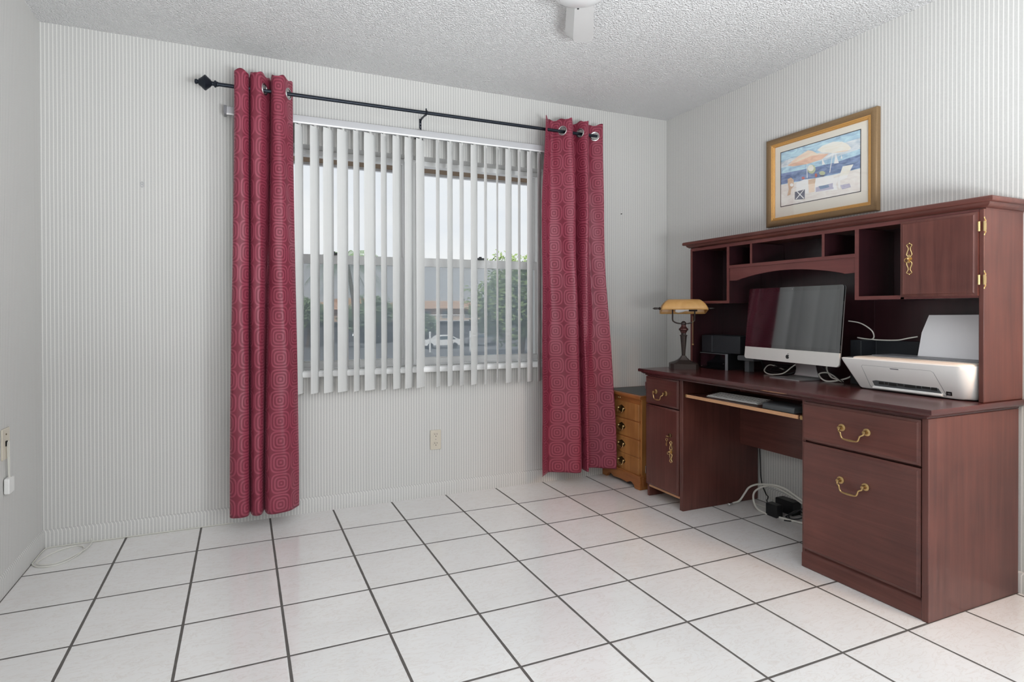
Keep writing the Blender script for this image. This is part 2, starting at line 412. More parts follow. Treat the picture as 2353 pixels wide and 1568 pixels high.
# window set back in the wall: two single-hung units side by side
win = bpy.data.objects.new('window_1', None); COL.objects.link(win); win['kind'] = 'structure'
WL[win.name] = Vector()
F0, F1 = .095, .15
fr = MB()
fr.box(WX0, WX1, F0, F1, WZ1 - .03, WZ1); fr.box(WX0, WX1, F0, F1, WZ0, WZ0 + .036)
fr.box(WX0, WX0 + .028, F0, F1, WZ0, WZ1); fr.box(WX1 - .028, WX1, F0, F1, WZ0, WZ1)
part('window_frame', fr, 'whitepaint', win, bevel=.002)
part('mullion', MB().box(1.756, 1.85, F0 - .012, F1, WZ0, WZ1), 'whitepaint', win, bevel=.003)
for x0, x1 in ((WX0 + .028, 1.756), (1.85, WX1 - .028)):
    up = MB(); up.box(x0, x1, F0 + .03, F0 + .05, 1.385, 1.42); up.box(x0, x0 + .02, F0 + .03, F0 + .05, 1.39, WZ1 - .03); up.box(x1 - .02, x1, F0 + .03, F0 + .05, 1.39, WZ1 - .03)
    part('upper_sash', up, 'whitepaint', win, bevel=.002)
    lo = MB(); lo.box(x0, x1, F0 + .002, F0 + .026, 1.366, 1.418); lo.box(x0, x1, F0 + .002, F0 + .026, WZ0 + .036, WZ0 + .04)
    lo.box(x0, x0 + .018, F0 + .002, F0 + .026, WZ0 + .036, 1.37); lo.box(x1 - .018, x1, F0 + .002, F0 + .026, WZ0 + .036, 1.37)
    s = part('lower_sash', lo, 'whitepaint', win, bevel=.002)
    lt = MB(); lt.box((x0 + x1) / 2 - .03, (x0 + x1) / 2 + .03, F0 - .008, F0 + .01, 1.418, 1.43); lt.cyl(((x0 + x1) / 2, F0, 1.43), ((x0 + x1) / 2, F0, 1.437), .009)
    part('sash_lock', lt, 'dgrey', s)
    part('upper_pane', MB().box(x0 + .02, x1 - .02, F0 + .038, F0 + .041, 1.42, WZ1 - .03), 'glass', win, smooth=False)
    part('lower_pane', MB().box(x0 + .018, x1 - .018, F0 + .012, F0 + .015, WZ0 + .04, 1.366), 'glass', win, smooth=False)
    part('insect_screen', MB().box(x0, x1, F1 - .012, F1 - .011, WZ0 + .036, 1.4), 'screenmesh', win, smooth=False)
for x in (1.768, 1.838):
    part('sash_track', MB().box(x - .006, x + .006, F0 - .016, F0 - .012, WZ0 + .03, WZ1 - .02), 'mgrey', win)
sill = MB(); sill.prism([(.095, WZ0 + .004), (.095, WZ0 - .02), (0, WZ0 - .02), (-.0, .738), (-.022, .738), (-.026, .746), (-.026, WZ0 - .012), (-.018, WZ0 - .004)], 'yz', WX0 - .02, WX1 + .012)
struct('window_sill', sill, 'whitepaint', win, bevel=.002)

# eave and outdoor setting
ev = MB(); ev.box(-3, 7, WT, .60, 2.062, 2.3)
struct('trim_1', ev, 'brownsoffit', smooth=False)
struct('trim_2', MB().box(-3, 7, .60, .63, 2.046, 2.34), 'whiterough', smooth=False)
GZ = -3.0
gd = MB(); gd.box(-90, 160, 3, 220, GZ - .2, GZ)
struct('ground', gd, 'asphalt', smooth=False)

# ------------------------------------------------------------------ vertical blind
bl = thing('vertical_blind', 'white vertical slat blind hanging in front of the window', 'blind', (1.72, -.042, .655))
hr = MB(); hr.prism([(-.016, 2.104), (-.066, 2.100), (-.068, 2.106), (-.066, 2.136), (-.016, 2.136)], 'yz', .795, 2.72)
hrail = part('headrail', hr, 'alutrack', bl, bevel=.0015)
part('track_lip', MB().box(.795, 2.72, -.068, -.062, 2.094, 2.101), 'whitepaint', hrail)
part('end_cap', MB().box(.782, .795, -.07, -.014, 2.096, 2.14), 'mgrey', bl, bevel=.002)
br = MB(); br.box(1.80, 1.85, -.05, 0, 2.136, 2.142); br.box(1.80, 1.85, -.004, 0, 2.10, 2.142); br.cyl((1.825, -.04, 2.142), (1.825, -.04, 2.15), .006)
part('mounting_clip', br, 'dgrey', bl)
SW, ZB, ZT = .089, .655, 2.088
def slat_mesh():
    m = MB(); n = 12; loops = []
    for z in (ZB - .655, ZB - .655 + .004, ZT - .655 - .03, ZT - .655):
        top = z > 1.42
        L = []
        for sgn, rng in ((1, range(n + 1)), (-1, range(n, -1, -1))):
            for i in rng:
                t = i / n * 2 - 1; x = t * SW / 2 * (.96 if top else 1)
                L.append((x, -.0065 * (1 - t * t) + .0065 * .5 + sgn * -.0005, z))
        loops.append(L)
    return m.loft(loops)
slats = [(.85, 52), (.925, 47), (1.0, 55), (1.076, 50), (1.151, 56.5), (1.232, 51), (1.304, 44), (1.38, 40), (1.456, 58), (1.53, 33.8), (1.61, 55.8), (1.685, 43.8), (1.756, 42),
         (1.824, 40.5), (1.931, 58), (2.007, 49.5), (2.081, 53), (2.161, 41.2), (2.236, 56), (2.313, 60), (2.391, 39), (2.464, 54), (2.54, 39), (2.607, 46.5)]
s0 = part('slat', slat_mesh(), 'slat', bl, local=True, ang=60)
cm = MB(); cm.box(-.004, .004, -.006, .006, 1.428, 1.452)
c0 = part('hanger_clip', cm, 'white_pl', s0, local=True)
for i, (x, a) in enumerate(slats):
    if i == 0: o = s0
    else:
        o = s0.copy(); COL.objects.link(o); o.parent = bl
        c = c0.copy(); COL.objects.link(c); c.parent = o
    o.location = (x - 1.72, 0, 0); o.rotation_euler = (0, 0, math.radians(a))

# ------------------------------------------------------------------ curtain rod and curtains
RY, RZ = -.115, 2.221
rod = thing('curtain_rod', 'dark metal curtain rod mounted above the window', 'curtain rod', (1.88, RY, RZ))
part('rod_bar', MB().cyl((.745, RY, RZ), (2.985, RY, RZ), .0095, n=16), 'rod', rod)
fin = MB().lathe([(.004, -.052), (.011, -.05), (.0125, -.043), (.009, -.036), (.016, -.032), (.019, -.026), (.024, -.02), (.036, -.007), (.037, -.002), (.026, .01), (.018, .02), (.01, .026), (.01, .034), (.016, .037), (.018, .043), (.012, .048), (.012, .055)], (.705, RY, RZ), (1, 0, 0), 16)
part('finial', fin, 'rod', rod, label='flower bud finial')
bk = MB(); bx = 1.835
bk.box(bx - .0065, bx + .0065, -.004, 0, 2.165, 2.222)
bk.tube([(bx, -.002, 2.205), (bx, -.025, 2.215), (bx, -.07, 2.215), (bx, -.10, 2.212)], .0055, 8, 4)
bk.torus((bx, RY, RZ), (1, 0, 0), .0135, .004, 16, 8); bk.cyl((bx, RY, RZ + .016), (bx, RY, RZ + .024), .004)
b = part('bracket', bk, 'rod', rod)
sc_ = MB(); sc_.cyl((bx, -.006, 2.174), (bx, -.003, 2.174), .003); sc_.cyl((bx, -.006, 2.192), (bx, -.003, 2.192), .003)
part('screw', sc_, 'silver', b)

def curtain(name, label, profs, ztop, zbot, ring_at):
    """profs: list of (z, control points in plan); the sheet is lofted through them"""
    NU = 132
    def sample(cp):
        P = path([(.864 + (x - .864) * .992, -.122 + (y + .10) * .82, 0) for x, y in cp], 10); L = [0]
        for a, b_ in zip(P, P[1:]): L.append(L[-1] + (b_ - a).length)
        out = []; j = 0
        for i in range(NU + 1):
            t = L[-1] * i / NU
            while j < len(L) - 2 and L[j + 1] < t: j += 1
            f = (t - L[j]) / max(1e-9, L[j + 1] - L[j]); out.append((P[j].lerp(P[j + 1], f), t))
        return out
    SP = [(z, sample(cp)) for z, cp in profs]
    zs = []; z = ztop
    while z > zbot + .001: zs.append(z); z -= .0045 if z > ztop - .125 else .03
    zs.append(zbot + .02); zs.append(zbot)
    zs = sorted(set(round(q, 4) for q in zs), reverse=True)
    rows = []
    for z in zs:
        for (za, A), (zb, B) in zip(SP, SP[1:]):
            if zb <= z: break
        t = min(1, max(0, (za - z) / (za - zb))); t2 = t * t * (3 - 2 * t)
        r = []
        for i in range(NU + 1):
            p = A[i][0].lerp(B[i][0], t2)
            wob = .0025 * math.sin(z * 9 + i * .35) + .002 * math.sin(z * 4.1 + i * .11)
            dz = .006 * math.sin(i * .4) * (1 if z == ztop else 0)
            r.append(Vector((p.x, p.y + wob, z + dz)))
        rows.append(r)
    arc = [a[1] for a in SP[0][1]]
    rings = []
    for (s, zr) in ring_at:
        i = min(range(NU + 1), key=lambda q: abs(arc[q] - s * arc[-1])); j = min(range(len(zs)), key=lambda q: abs(zs[q] - zr))
        c = rows[j][i]; tx = (rows[j][min(NU, i + 2)] - rows[j][max(0, i - 2)]).normalized()
        rings.append((c, tx.cross(Vector((0, 0, 1))).normalized()))
    m = MB(); m.uv = []
    for j, r in enumerate(rows):
        for i, p in enumerate(r): m.v.append(tuple(p)); m.uv.append((arc[i], ztop - zs[j]))
    n = NU + 1
    for j in range(len(rows) - 1):
        for i in range(NU):
            c = (rows[j][i] + rows[j + 1][i + 1]) / 2
            if any((c - q[0]).length < .0235 and abs((c - q[0]).dot(q[1])) < .012 for q in rings): continue
            m.f.append([j * n + i, (j + 1) * n + i, (j + 1) * n + i + 1, j * n + i + 1]); m.mi.append(0)
    xs = [p[0] for p in m.v]
    o = thing(name, label, 'curtain', ((min(xs) + max(xs)) / 2, RY, zbot))
    cl = part('fabric_panel', m, 'curtain', o, ang=80, recalc=False)
    md = cl.modifiers.new('thick', 'SOLIDIFY'); md.thickness = .0012; md.offset = 0
    for c, nr in rings: part('grommet', MB().torus(c, nr, .0265, .0045, 28, 8), 'silver', o)
    return o
LT = [(.838, -.06), (.832, -.12), (.846, -.152), (.874, -.150), (.897, -.115), (.903, -.05), (.907, -.10), (.915, -.142), (.94, -.155), (.962, -.142), (1.0, -.06), (1.006, -.042), (1.008, -.10), (1.016, -.142), (1.04, -.158), (1.062, -.147), (1.098, -.085), (1.116, -.05)]
LB = [(.822, -.05), (.803, -.10), (.812, -.142), (.85, -.158), (.888, -.13), (.898, -.05), (.902, -.10), (.912, -.145), (.935, -.155), (.952, -.135), (.965, -.07), (.968, -.05), (.972, -.11), (.985, -.152), (1.03, -.162), (1.08, -.145), (1.125, -.09), (1.14, -.06)]
curtain('window_curtain', 'burgundy grommet curtain at the left end of the rod, nearer the bare wall', [(2.292, LT), (.075, LB)], 2.292, .075, [(.535, 2.220), (.93, 2.220)])
RT = [(2.60, -.145), (2.625, -.105), (2.66, -.062), (2.69, -.05), (2.715, -.085), (2.745, -.135), (2.765, -.156), (2.786, -.15), (2.81, -.105), (2.838, -.05), (2.85, -.06), (2.868, -.12), (2.884, -.155), (2.904, -.15), (2.93, -.105), (2.955, -.055), (2.975, -.07), (3.03, -.12)]
RM = [(2.571, -.145), (2.605, -.105), (2.65, -.062), (2.68, -.05), (2.725, -.085), (2.76, -.135), (2.785, -.156), (2.806, -.15), (2.83, -.105), (2.855, -.05), (2.862, -.06), (2.872, -.12), (2.886, -.155), (2.904, -.15), (2.93, -.105), (2.952, -.055), (2.98, -.07), (3.04, -.12)]
RB = [(2.573, -.145), (2.60, -.11), (2.64, -.068), (2.672, -.055), (2.74, -.09), (2.80, -.14), (2.83, -.156), (2.848, -.15), (2.875, -.105), (2.894, -.058), (2.897, -.07), (2.892, -.12), (2.893, -.15), (2.904, -.15), (2.93, -.105), (2.952, -.06), (3.01, -.10), (3.098, -.185)]
curtain('window_curtain', 'burgundy grommet curtain at the right end of the rod, in front of the wooden chest', [(2.292, RT), (1.75, RM), (.08, RB)], 2.292, .08, [(.29, 2.220), (.622, 2.220), (.925, 2.220)])

# ------------------------------------------------------------------ wall fittings
ou = thing('wall_outlet', 'ivory duplex electric outlet on the wall below the window', 'outlet', (1.9235, 0, .333))
part('cover_plate', MB().prism(rrect(1.890, 1.957, .275, .391, .004), 'xz', 0, -.006), 'ivory', ou, bevel=.002)
for z in (.362, .309):
    f = part('receptacle', MB().prism([(1.9235 + .0165 * max(-.86, min(.86, math.cos(a))) / .86, z + .0145 * math.sin(a)) for a in [2 * PI * i / 28 for i in range(28)]], 'xz', -.006, -.0085), 'ivory', ou)
    h = MB(); h.box(1.9155, 1.918, -.0085, -.0092, z + .001, z + .009); h.box(1.929, 1.9315, -.0085, -.0092, z + .002, z + .009); h.cyl((1.9235, -.0085, z - .007), (1.9235, -.0092, z - .007), .0026, n=12)
    part('slot', h, 'dark', f)
part('screw', MB().cyl((1.9235, -.006, .3355), (1.9235, -.0075, .3355), .0025, n=10), 'mgrey', ou)

jk = thing('phone_jack', 'ivory telephone wall plate with a hooked cord on the left wall', 'wall plate', (0, -.443, .58))
part('cover_plate', MB().prism(rrect(-.48, -.405, .52, .641, .004), 'yz', 0, .006), 'ivory', jk, bevel=.002)
part('socket', MB().box(.006, .009, -.451, -.436, .572, .592), 'dark', jk)
part('screw', MB().cyl((.006, -.443, .618), (.008, -.443, .618), .003, n=10), 'darkbrass', jk)
ph = thing('phone_splitter', 'small white phone adapter hanging by its cord under the ivory wall plate', 'phone adapter', (.0, -.415, .373))
part('body', MB().prism(rrect(-.462, -.408, .384, .446, .007), 'yz', .003, .021), 'white_pl', ph, bevel=.003)
part('cord', MB().tube([(.012, -.43, .446), (.012, -.428, .475), (.012, -.43, .54), (.014, -.438, .582), (.013, -.443, .588), (.012, -.447, .575), (.013, -.445, .50), (.012, -.438, .446)], .0022, 6), 'wcable', ph)
pt = MB()
for z in (.395, .412, .43): pt.cyl((.01, -.408, z), (.01, -.4065, z), .0025, n=8)
part('port', pt, 'dark', ph)
for (x, z, lab, nm) in ((3.26, 1.756, 'black nail head in the wall right of the right curtain', 'nail'), (1.137, .232, 'black nail beside the lower edge of the left curtain', 'nail')):
    single(nm, MB().cyl((x, .012, z), (x, -.008, z), .0032, n=10), 'dark', lab, 'nail', (x, 0, z))
single('wall_hook', MB().torus((.413, -.003, 1.728), (0, 1, 0), .006, .0018, 14, 6).torus((.413, -.003, 1.715), (0, 1, 0), .006, .0018, 14, 6), 'alutrack', 'tiny figure-eight hook left on the bare wall left of the window', 'hook', (.413, 0, 1.72))
cc = MB().tube([(.82, -.016, .0032), (.55, -.015, .0032), (.30, -.015, .0032), (.10, -.016, .0032), (.03, -.02, .0035), (.016, -.06, .004), (.015, -.15, .0035), (.018, -.20, .0035), (.05, -.242, .0035), (.10, -.252, .0035), (.15, -.222, .0035), (.182, -.14, .0035), (.175, -.07, .0035), (.13, -.05, .0055), (.07, -.10, .0055), (.035, -.18, .0055), (.045, -.222, .0065), (.10, -.24, .0068), (.15, -.20, .0068), (.19, -.12, .006), (.20, -.06, .005), (.20, -.03, .008), (.196, -.016, .018)], .0026, 6, 8)
single('telephone_cable', cc, 'wcable', 'loose white cord coiled on the tiles in the left corner', 'cord', (.1, -.1, 0))

# ------------------------------------------------------------------ ceiling fan
fan = thing('ceiling_fan', 'white ceiling fan with one blade reaching into view', 'fan', (2.07, -1.333, H))
FC = (2.07, -1.333, 0)
part('canopy', MB().lathe([(.075, 2.44), (.075, 2.425), (.06, 2.405), (.03, 2.395), (.03, 2.38), (.09, 2.375), (.108, 2.36), (.11, 2.33), (.104, 2.318)], FC, n=40), 'fan', fan)
part('hub_cap', MB().lathe([(.108, 2.322), (.108, 2.316), (.098, 2.306), (.086, 2.303), (.083, 2.298), (.05, 2.285), (.01, 2.281), (.001, 2.281)], FC, n=40), 'fan', fan)
fs = MB(); a0 = math.atan2(.393, .243)
fs.cyl((FC[0] + .0925 * math.cos(a0 + .12), FC[1] + .0925 * math.sin(a0 + .12), 2.307), (FC[0] + .0925 * math.cos(a0 + .12), FC[1] + .0925 * math.sin(a0 + .12), 2.300), .004, n=10)
part('screw', fs, 'dark', fan)
for k in range(3):
    m = MB(); a = a0 + k * 2 * PI / 3
    ca, sa = math.cos(a), math.sin(a)
    up, lo = [], []
    L = [(.09, .052), (.2, .056), (.35, .061), (.42, .063), (.447, .06), (.462, .048), (.468, .03)]
    loops = []
    for r, w in L:
        row = []
        for (s, dz) in ((1.0, .024), (.42, -.004), (-1.0, -.010), (-1.0, -.006), (.42, .0), (1.0, .028)):
            t = w * s; rr = r if s < .9 else r - .004
            row.append((FC[0] + ca * rr - sa * t, FC[1] + sa * rr + ca * t, 2.35 + dz))
        loops.append(row)
    m.loft(loops)
    part('blade', m, 'fanblade', fan, ang=12)

# ------------------------------------------------------------------ framed picture
px = W
pic = thing('framed_picture', 'gold framed beach painting with parasols on the wall above the hutch', 'picture', (px, -1.138, 1.567))
PY0, PY1, PZ0, PZ1 = -1.441, -.835, 1.567, 2.057
def frame_mesh(prof, y0, y1, z0, z1):
    # prof: (inset, depth) ring lofted round the rectangle
    m = MB()
    loops = []
    for cy, cz, sy, sz in ((y0, z0, 1, 1), (y1, z0, -1, 1), (y1, z1, -1, -1), (y0, z1, 1, -1)):
        loops.append([(px - d, cy + sy * i, cz + sz * i) for i, d in prof])
    return m.loft(loops, False, True)
part('outer_moulding', frame_mesh([(0, .001), (0, .022), (.004, .027), (.014, .030), (.026, .027), (.032, .022), (.032, .001)], PY0, PY1, PZ0, PZ1), 'goldframe', pic, ang=50)
part('gold_liner', frame_mesh([(.031, .002), (.031, .023), (.036, .024), (.039, .021), (.044, .020), (.048, .015), (.048, .002)], PY0, PY1, PZ0, PZ1), 'goldin', pic, ang=30)
part('mat_board', MB().box(px - .010, px - .002, PY0 + .046, PY1 - .046, PZ0 + .046, PZ1 - .046), 'mat', pic, smooth=False)
pcols = dict(sky=(160, 190, 214), sky2=(196, 208, 218), sea=(104, 122, 158), sea2=(130, 150, 176), sand=(234, 226, 220), peach=(242, 216, 196), peachd=(230, 190, 166), white=(244, 242, 238), tan=(212, 184, 158), dark=(104, 104, 118), purple=(186, 182, 200), green=(190, 196, 160), red=(190, 110, 104), black=(34, 34, 36), cream=(242, 236, 222))
def paint(k, c):
    t = NT('watercolour_' + k)
    n = t.n('TexNoise', None, Vector=t.obj((14, 14, 40)), Scale=1.0, Detail=6.0, Distortion=1.5)
    f = t.n('MapRange', None, Value=n.outputs[0], From_Min=.35, From_Max=.68).outputs[0]
    d = rgb(*c); lt = rgb(*[min(245, q + (46 if k in ('sky', 'sea', 'sky2') else 16)) for q in c])
    return t.done(t.pbr(Base_Color=t.mix(f, d, lt), Roughness=.8))
pk = list(pcols)
for k in pk: M['p_' + k] = paint(k, pcols[k])
pm = MB(); layer = [0]
QY0, QY1, QZ0, QZ1 = -1.441 + .088, -.835 - .085, 1.675, 1.972
def st(p):
    s = (p[0] - 293) / 879; top = 690 - 260 * s; bot = 1270 - 165 * s; t = (p[1] - top) / (bot - top)
    sp = s + .10 * s * (1 - s) * 1.0
    return QY1 + (QY0 - QY1) * sp, QZ1 + (QZ0 - QZ1) * t
def ppoly(col, pts, raw=False):
    layer[0] += 1; pm.m = pk.index(col); d = px - .0101 - layer[0] * .00006
    q = [(p if raw else st(p)) for p in pts]
    pm.add([(d, y, z) for y, z in q], [tuple(range(len(q)))])
def circ(cx, cy, rx, ry, n=14): return [(cx + rx * math.cos(2 * PI * i / n), cy + ry * math.sin(2 * PI * i / n)) for i in range(n)]
ppoly('black', [(QY0 - .004, QZ0 - .004), (QY1 + .004, QZ0 - .004), (QY1 + .004, QZ1 + .004), (QY0 - .004, QZ1 + .004)], True)
ppoly('sky', [(QY0, QZ0), (QY1, QZ0), (QY1, QZ1), (QY0, QZ1)], True)
ppoly('sky2', [(293, 790), (480, 720), (700, 690), (900, 600), (1172, 520), (1172, 640), (800, 760), (293, 850)])
ppoly('sand', [(293, 1035), (600, 980), (900, 920), (1172, 855), (1172, 1105), (293, 1270)])
ppoly('sea', [(293, 915), (600, 855), (900, 790), (1172, 700), (1172, 850), (900, 915), (600, 975), (293, 1030)])
for k in range(9):
    x = 310 + 95 * k; y = 985 - .235 * (x - 293) + 22 * math.sin(k * 2.3)
    ppoly('sea2', [(x, y), (x + 70, y - 20), (x + 74, y - 12), (x + 6, y + 10)])
ppoly('peach', [(370, 822), (420, 775), (500, 715), (600, 655), (650, 662), (700, 690), (835, 690), (770, 740), (600, 800), (430, 832)])
ppoly('peachd', [(372, 824), (500, 775), (640, 715), (830, 692), (760, 750), (600, 805), (430, 834)])
ppoly('cream', [(700, 655), (760, 605), (880, 560), (980, 560), (1040, 590), (1075, 630), (1060, 652), (960, 662), (860, 685), (760, 680)])
ppoly('peach', [(860, 685), (960, 662), (1060, 650), (1030, 665), (940, 680)])
ppoly('white', [(586, 800), (592, 800), (596, 960), (588, 960)]); ppoly('white', [(874, 680), (880, 680), (846, 900), (838, 900)])
for q in ([(757, 740), (792, 808), (757, 815)], [(908, 688), (942, 795), (888, 802)], [(970, 705), (982, 745), (962, 747)]): ppoly('white', q)
ppoly('green', circ(640, 862, 46, 50)); ppoly('cream', circ(632, 850, 34, 36)); ppoly('green', circ(760, 905, 34, 22))
ppoly('white', [(470, 1010), (560, 975), (700, 960), (880, 935), (930, 1090), (700, 1110), (600, 1130), (470, 1130)])
ppoly('purple', [(688, 1062), (885, 1012), (885, 1078), (688, 1112)])
ppoly('tan', [(605, 978), (688, 962), (680, 1020), (606, 1030)]); ppoly('peach', [(606, 1030), (680, 1020), (676, 1110), (612, 1122)])
ppoly('red', circ(548, 960, 18, 15)); ppoly('red', circ(692, 930, 14, 22)); ppoly('dark', circ(760, 935, 26, 10))
ppoly('tan', [(372, 1010), (372, 972), (410, 955), (440, 980), (442, 1050), (412, 1080), (404, 1142), (368, 1155), (385, 1080)]); ppoly('white', circ(418, 1035, 20, 18))
ppoly('dark', [(455, 1112), (568, 1082), (565, 1188), (455, 1196)])
ppoly('white', [(465, 1100), (475, 1098), (562, 1180), (552, 1186)]); ppoly('white', [(552, 1088), (562, 1086), (472, 1192), (460, 1192)])
ppoly('cream', [(985, 832), (1102, 810), (1042, 925), (945, 950)]); ppoly('white', [(878, 965), (945, 945), (1042, 925), (1030, 960), (960, 985), (958, 1078), (942, 1076), (930, 1000), (890, 1065), (878, 1060)])
ppoly('purple', [(960, 1040), (1060, 1020), (1075, 1060), (980, 1085)]); ppoly('sea2', [(720, 1050), (830, 1030), (840, 1060), (740, 1085)])
part('print', pm, ['p_' + k for k in pk], pic, smooth=False, recalc=False)
part('glass', MB().box(px - .0165, px - .0145, PY0 + .040, PY1 - .040, PZ0 + .040, PZ1 - .040), 'picglass', pic, smooth=False)

# ------------------------------------------------------------------ little oak chest behind the desk end
XC = 3.112
ch = thing('wooden_chest', 'small honey oak chest of drawers with dark top between curtain and desk', 'chest', (3.36, -.2, 0))
cb = MB(); cb.box(XC + .012, 3.62, -.384, -.366, .08, .552); cb.box(XC + .012, 3.62, -.034, -.016, .08, .552); cb.box(3.60, 3.62, -.384, -.016, .08, .552); cb.box(XC + .03, 3.6, -.37, -.03, .08, .10)
cb.box(XC + .03, 3.6, -.37, -.03, .3, .31)
part('carcass', cb, 'oak_z', ch, bevel=.001)
tp = MB(); tp.prism([(XC - .012, .552), (XC - .014, .562), (XC - .010, .572), (XC, .575), (3.63, .575), (3.63, .552)], 'xz', -.396, -.008)
tpo = part('chest_top', tp, 'oak_y', ch, bevel=.002)
part('top_inlay', MB().box(XC + .012, 3.61, -.378, -.026, .575, .5765), 'slate', tpo)
sl = part('pull_out_slide', MB().box(XC + .003, XC + .022, -.372, -.03, .534, .550), 'oak_y', ch, bevel=.002)
for y in (-.172, -.188): part('knob', MB().sphere((XC - .001, y, .540), .005, 12), 'brass', sl)
def bail_small(y, z, x, par):
    pl = MB()
    pl.prism([(y + .033 * math.cos(q) * (1 + .10 * math.cos(6 * q)), z + .022 * math.sin(q) * (1 - .14 * math.cos(6 * q))) for q in [2 * PI * i / 48 for i in range(48)]], 'yz', x + .001, x - .002)
    pl.m = 1
    for s in (-1, 1): pl.lathe([(.006, 0), (.0045, .006), (.0065, .010), (.004, .013)], (x, y + s * .025, z + .004), (-1, 0, 0), 12)
    pl.tube([(x - .011, y - .025, z + .003), (x - .014, y - .026, z - .011), (x - .015, y - .016, z - .023), (x - .016, y, z - .026), (x - .015, y + .016, z - .023), (x - .014, y + .026, z - .011), (x - .011, y + .025, z + .003)], .003, 8)
    part('handle', pl, ['darkbrass', 'brass'], par, label='brass bail on a dark back plate')
for z in (.5245, .4095, .2975, .188, .0845): part('drawer_rail', MB().box(XC + .007, XC + .03, -.37, -.03, z - .009, z + .009), 'oak_y', ch)
for k, z in enumerate((.4655, .3535, .2415, .1345)):
    d = MB(); d.box(XC + .002, XC + .02, -.366, -.034, z - .0525, z + .0525)
    dr = part('drawer', d, 'oak_z', ch, bevel=.004)
    bail_small(-.2, z + .004, XC + .002, dr)
ap = [(-.392, .078), (-.392, 0)]
ap += [(-.345, 0), (-.335, .018), (-.318, .030), (-.300, .032), (-.285, .026), (-.268, .018), (-.235, .02), (-.2, .022)]
ap += [(-.165, .02), (-.132, .018), (-.115, .026), (-.10, .032), (-.082, .030), (-.065, .018), (-.055, 0), (-.008, 0), (-.008, .078)]
bs = MB(); bs.prism(ap, 'yz', XC - .012, XC + .012); bs.box(XC + .012, 3.62, -.392, -.374, 0, .078); bs.box(XC + .012, 3.62, -.026, -.008, 0, .078)
bs.box(XC - .012, 3.62, -.392, -.008, .078, .084)
part('bracket_base', bs, 'oak_y', ch, bevel=.002)

# ------------------------------------------------------------------ computer desk
desk = thing('computer_desk', 'mahogany computer desk with drawers and keyboard tray along the right wall', 'desk', (3.34, -1.21, 0))
DT = .753
def moulded(x0, y0, y1, zb, prof, xb):
    """slab with the same edge profile on front and both ends; prof: (inset, z)"""
    m = MB(); loops = []
    for (i, z) in prof: loops.append([(xb, y1 - i, z), (x0 + i, y1 - i, z), (x0 + i, y0 + i, z), (xb, y0 + i, z)])
    return m.loft(loops)
dt = moulded(3.045, -1.985, -.445, 0, [(.030, .716), (.030, .722), (.022, .724), (.014, .730), (.011, .7345), (.002, .735), (0, .738), (0, .749), (.003, DT)], 3.65)
dto = part('desktop', dt, 'mah_top', desk, ang=50)
cp = MB().prism([(-1.29, .7315), (-1.31, .7338), (-1.33, .7328), (-1.35, .7345), (-1.375, .733), (-1.40, .7342), (-1.425, .7322), (-1.40, .7308), (-1.35, .7302), (-1.31, .7306)], 'yz', 3.055, 3.062)
part('chipped_edge', cp, 'chip', dto, label='bare chipped patch on the front edge')
FX = 3.09
for (y0, y1, fx, nm) in ((-.491, -.475, FX, 'side_panel'), (-.773, -.749, FX - .008, 'side_panel'), (-1.489, -1.473, FX - .002, 'side_panel'), (-1.959, -1.937, FX - .012, 'side_panel')):
    part(nm, MB().box(fx, 3.641, y0, y1, 0, .716), 'mah_z', desk, bevel=.0025)
part('modesty_panel', MB().box(3.50, 3.516, -1.473, -.773, .335, .716), 'mah_y', desk)
part('carcass_back', MB().box(3.60, 3.616, -.749, -.491, .06, .716), 'mah_back', desk); part('carcass_back', MB().box(3.60, 3.616, -1.935, -1.489, .02, .716), 'mah_back', desk)
part('bottom_shelf', MB().box(FX, 3.6, -.749, -.491, .058, .073), ['chip'], desk, label='shelf edge of bare particle board')
for q in ((FX, FX + .02, -.749, -.491, .706, .716), (FX, FX + .02, -1.935, -1.489, .708, .716), (FX + .01, FX + .03, -1.935, -1.489, .536, .546)): part('face_rail', MB().box(*q), 'mah_y', desk)
def front_panel(y0, y1, z0, z1, x=None, t=.018, b=.011):
    """raised front: flat field with a bevelled border, front face at x"""
    x = FX - .016 if x is None else x
    m = MB(); L = []
    for i, dx in ((0, t), (0, .006), (b * .5, .0045), (b, .0), (b + .003, .0012)):
        L.append([(x + dx, y0 + i, z0 + i), (x + dx, y1 - i, z0 + i), (x + dx, y1 - i, z1 - i), (x + dx, y0 + i, z1 - i)])
    return m.loft(L)
def bail_pull(yc, z, par, x=None, hw=.0485):
    x = FX - .0148 if x is None else x
    rs = MB()
    for s in (-1, 1): rs.lathe([(.0145, 0), (.0145, .0025), (.011, .004), (.008, .005), (.006, .012), (.0075, .017), (.006, .0215), (.002, .023)], (x, yc + s * hw, z), (-1, 0, 0), 18)
    xb = x - .017
    rs.tube([(xb, yc - hw, z - .003), (xb - .005, yc - hw + .001, z - .010), (xb - .009, yc - hw + .010, z - .016), (xb - .010, yc - hw + .013, z - .025), (xb - .010, yc - hw + .017, z - .034), (xb - .010, yc - hw + .026, z - .0385), (xb - .010, yc, z - .0395),
                    (xb - .010, yc + hw - .026, z - .0385), (xb - .010, yc + hw - .017, z - .034), (xb - .010, yc + hw - .013, z - .025), (xb - .009, yc + hw - .010, z - .016), (xb - .005, yc + hw - .001, z - .010), (xb, yc + hw, z - .003)],
                   lambda t: .0033 + .0012 * math.exp(-((t - .5) / .05) ** 2), 8)
    part('handle', rs, 'oldbrass', par, label='brass bail pull')
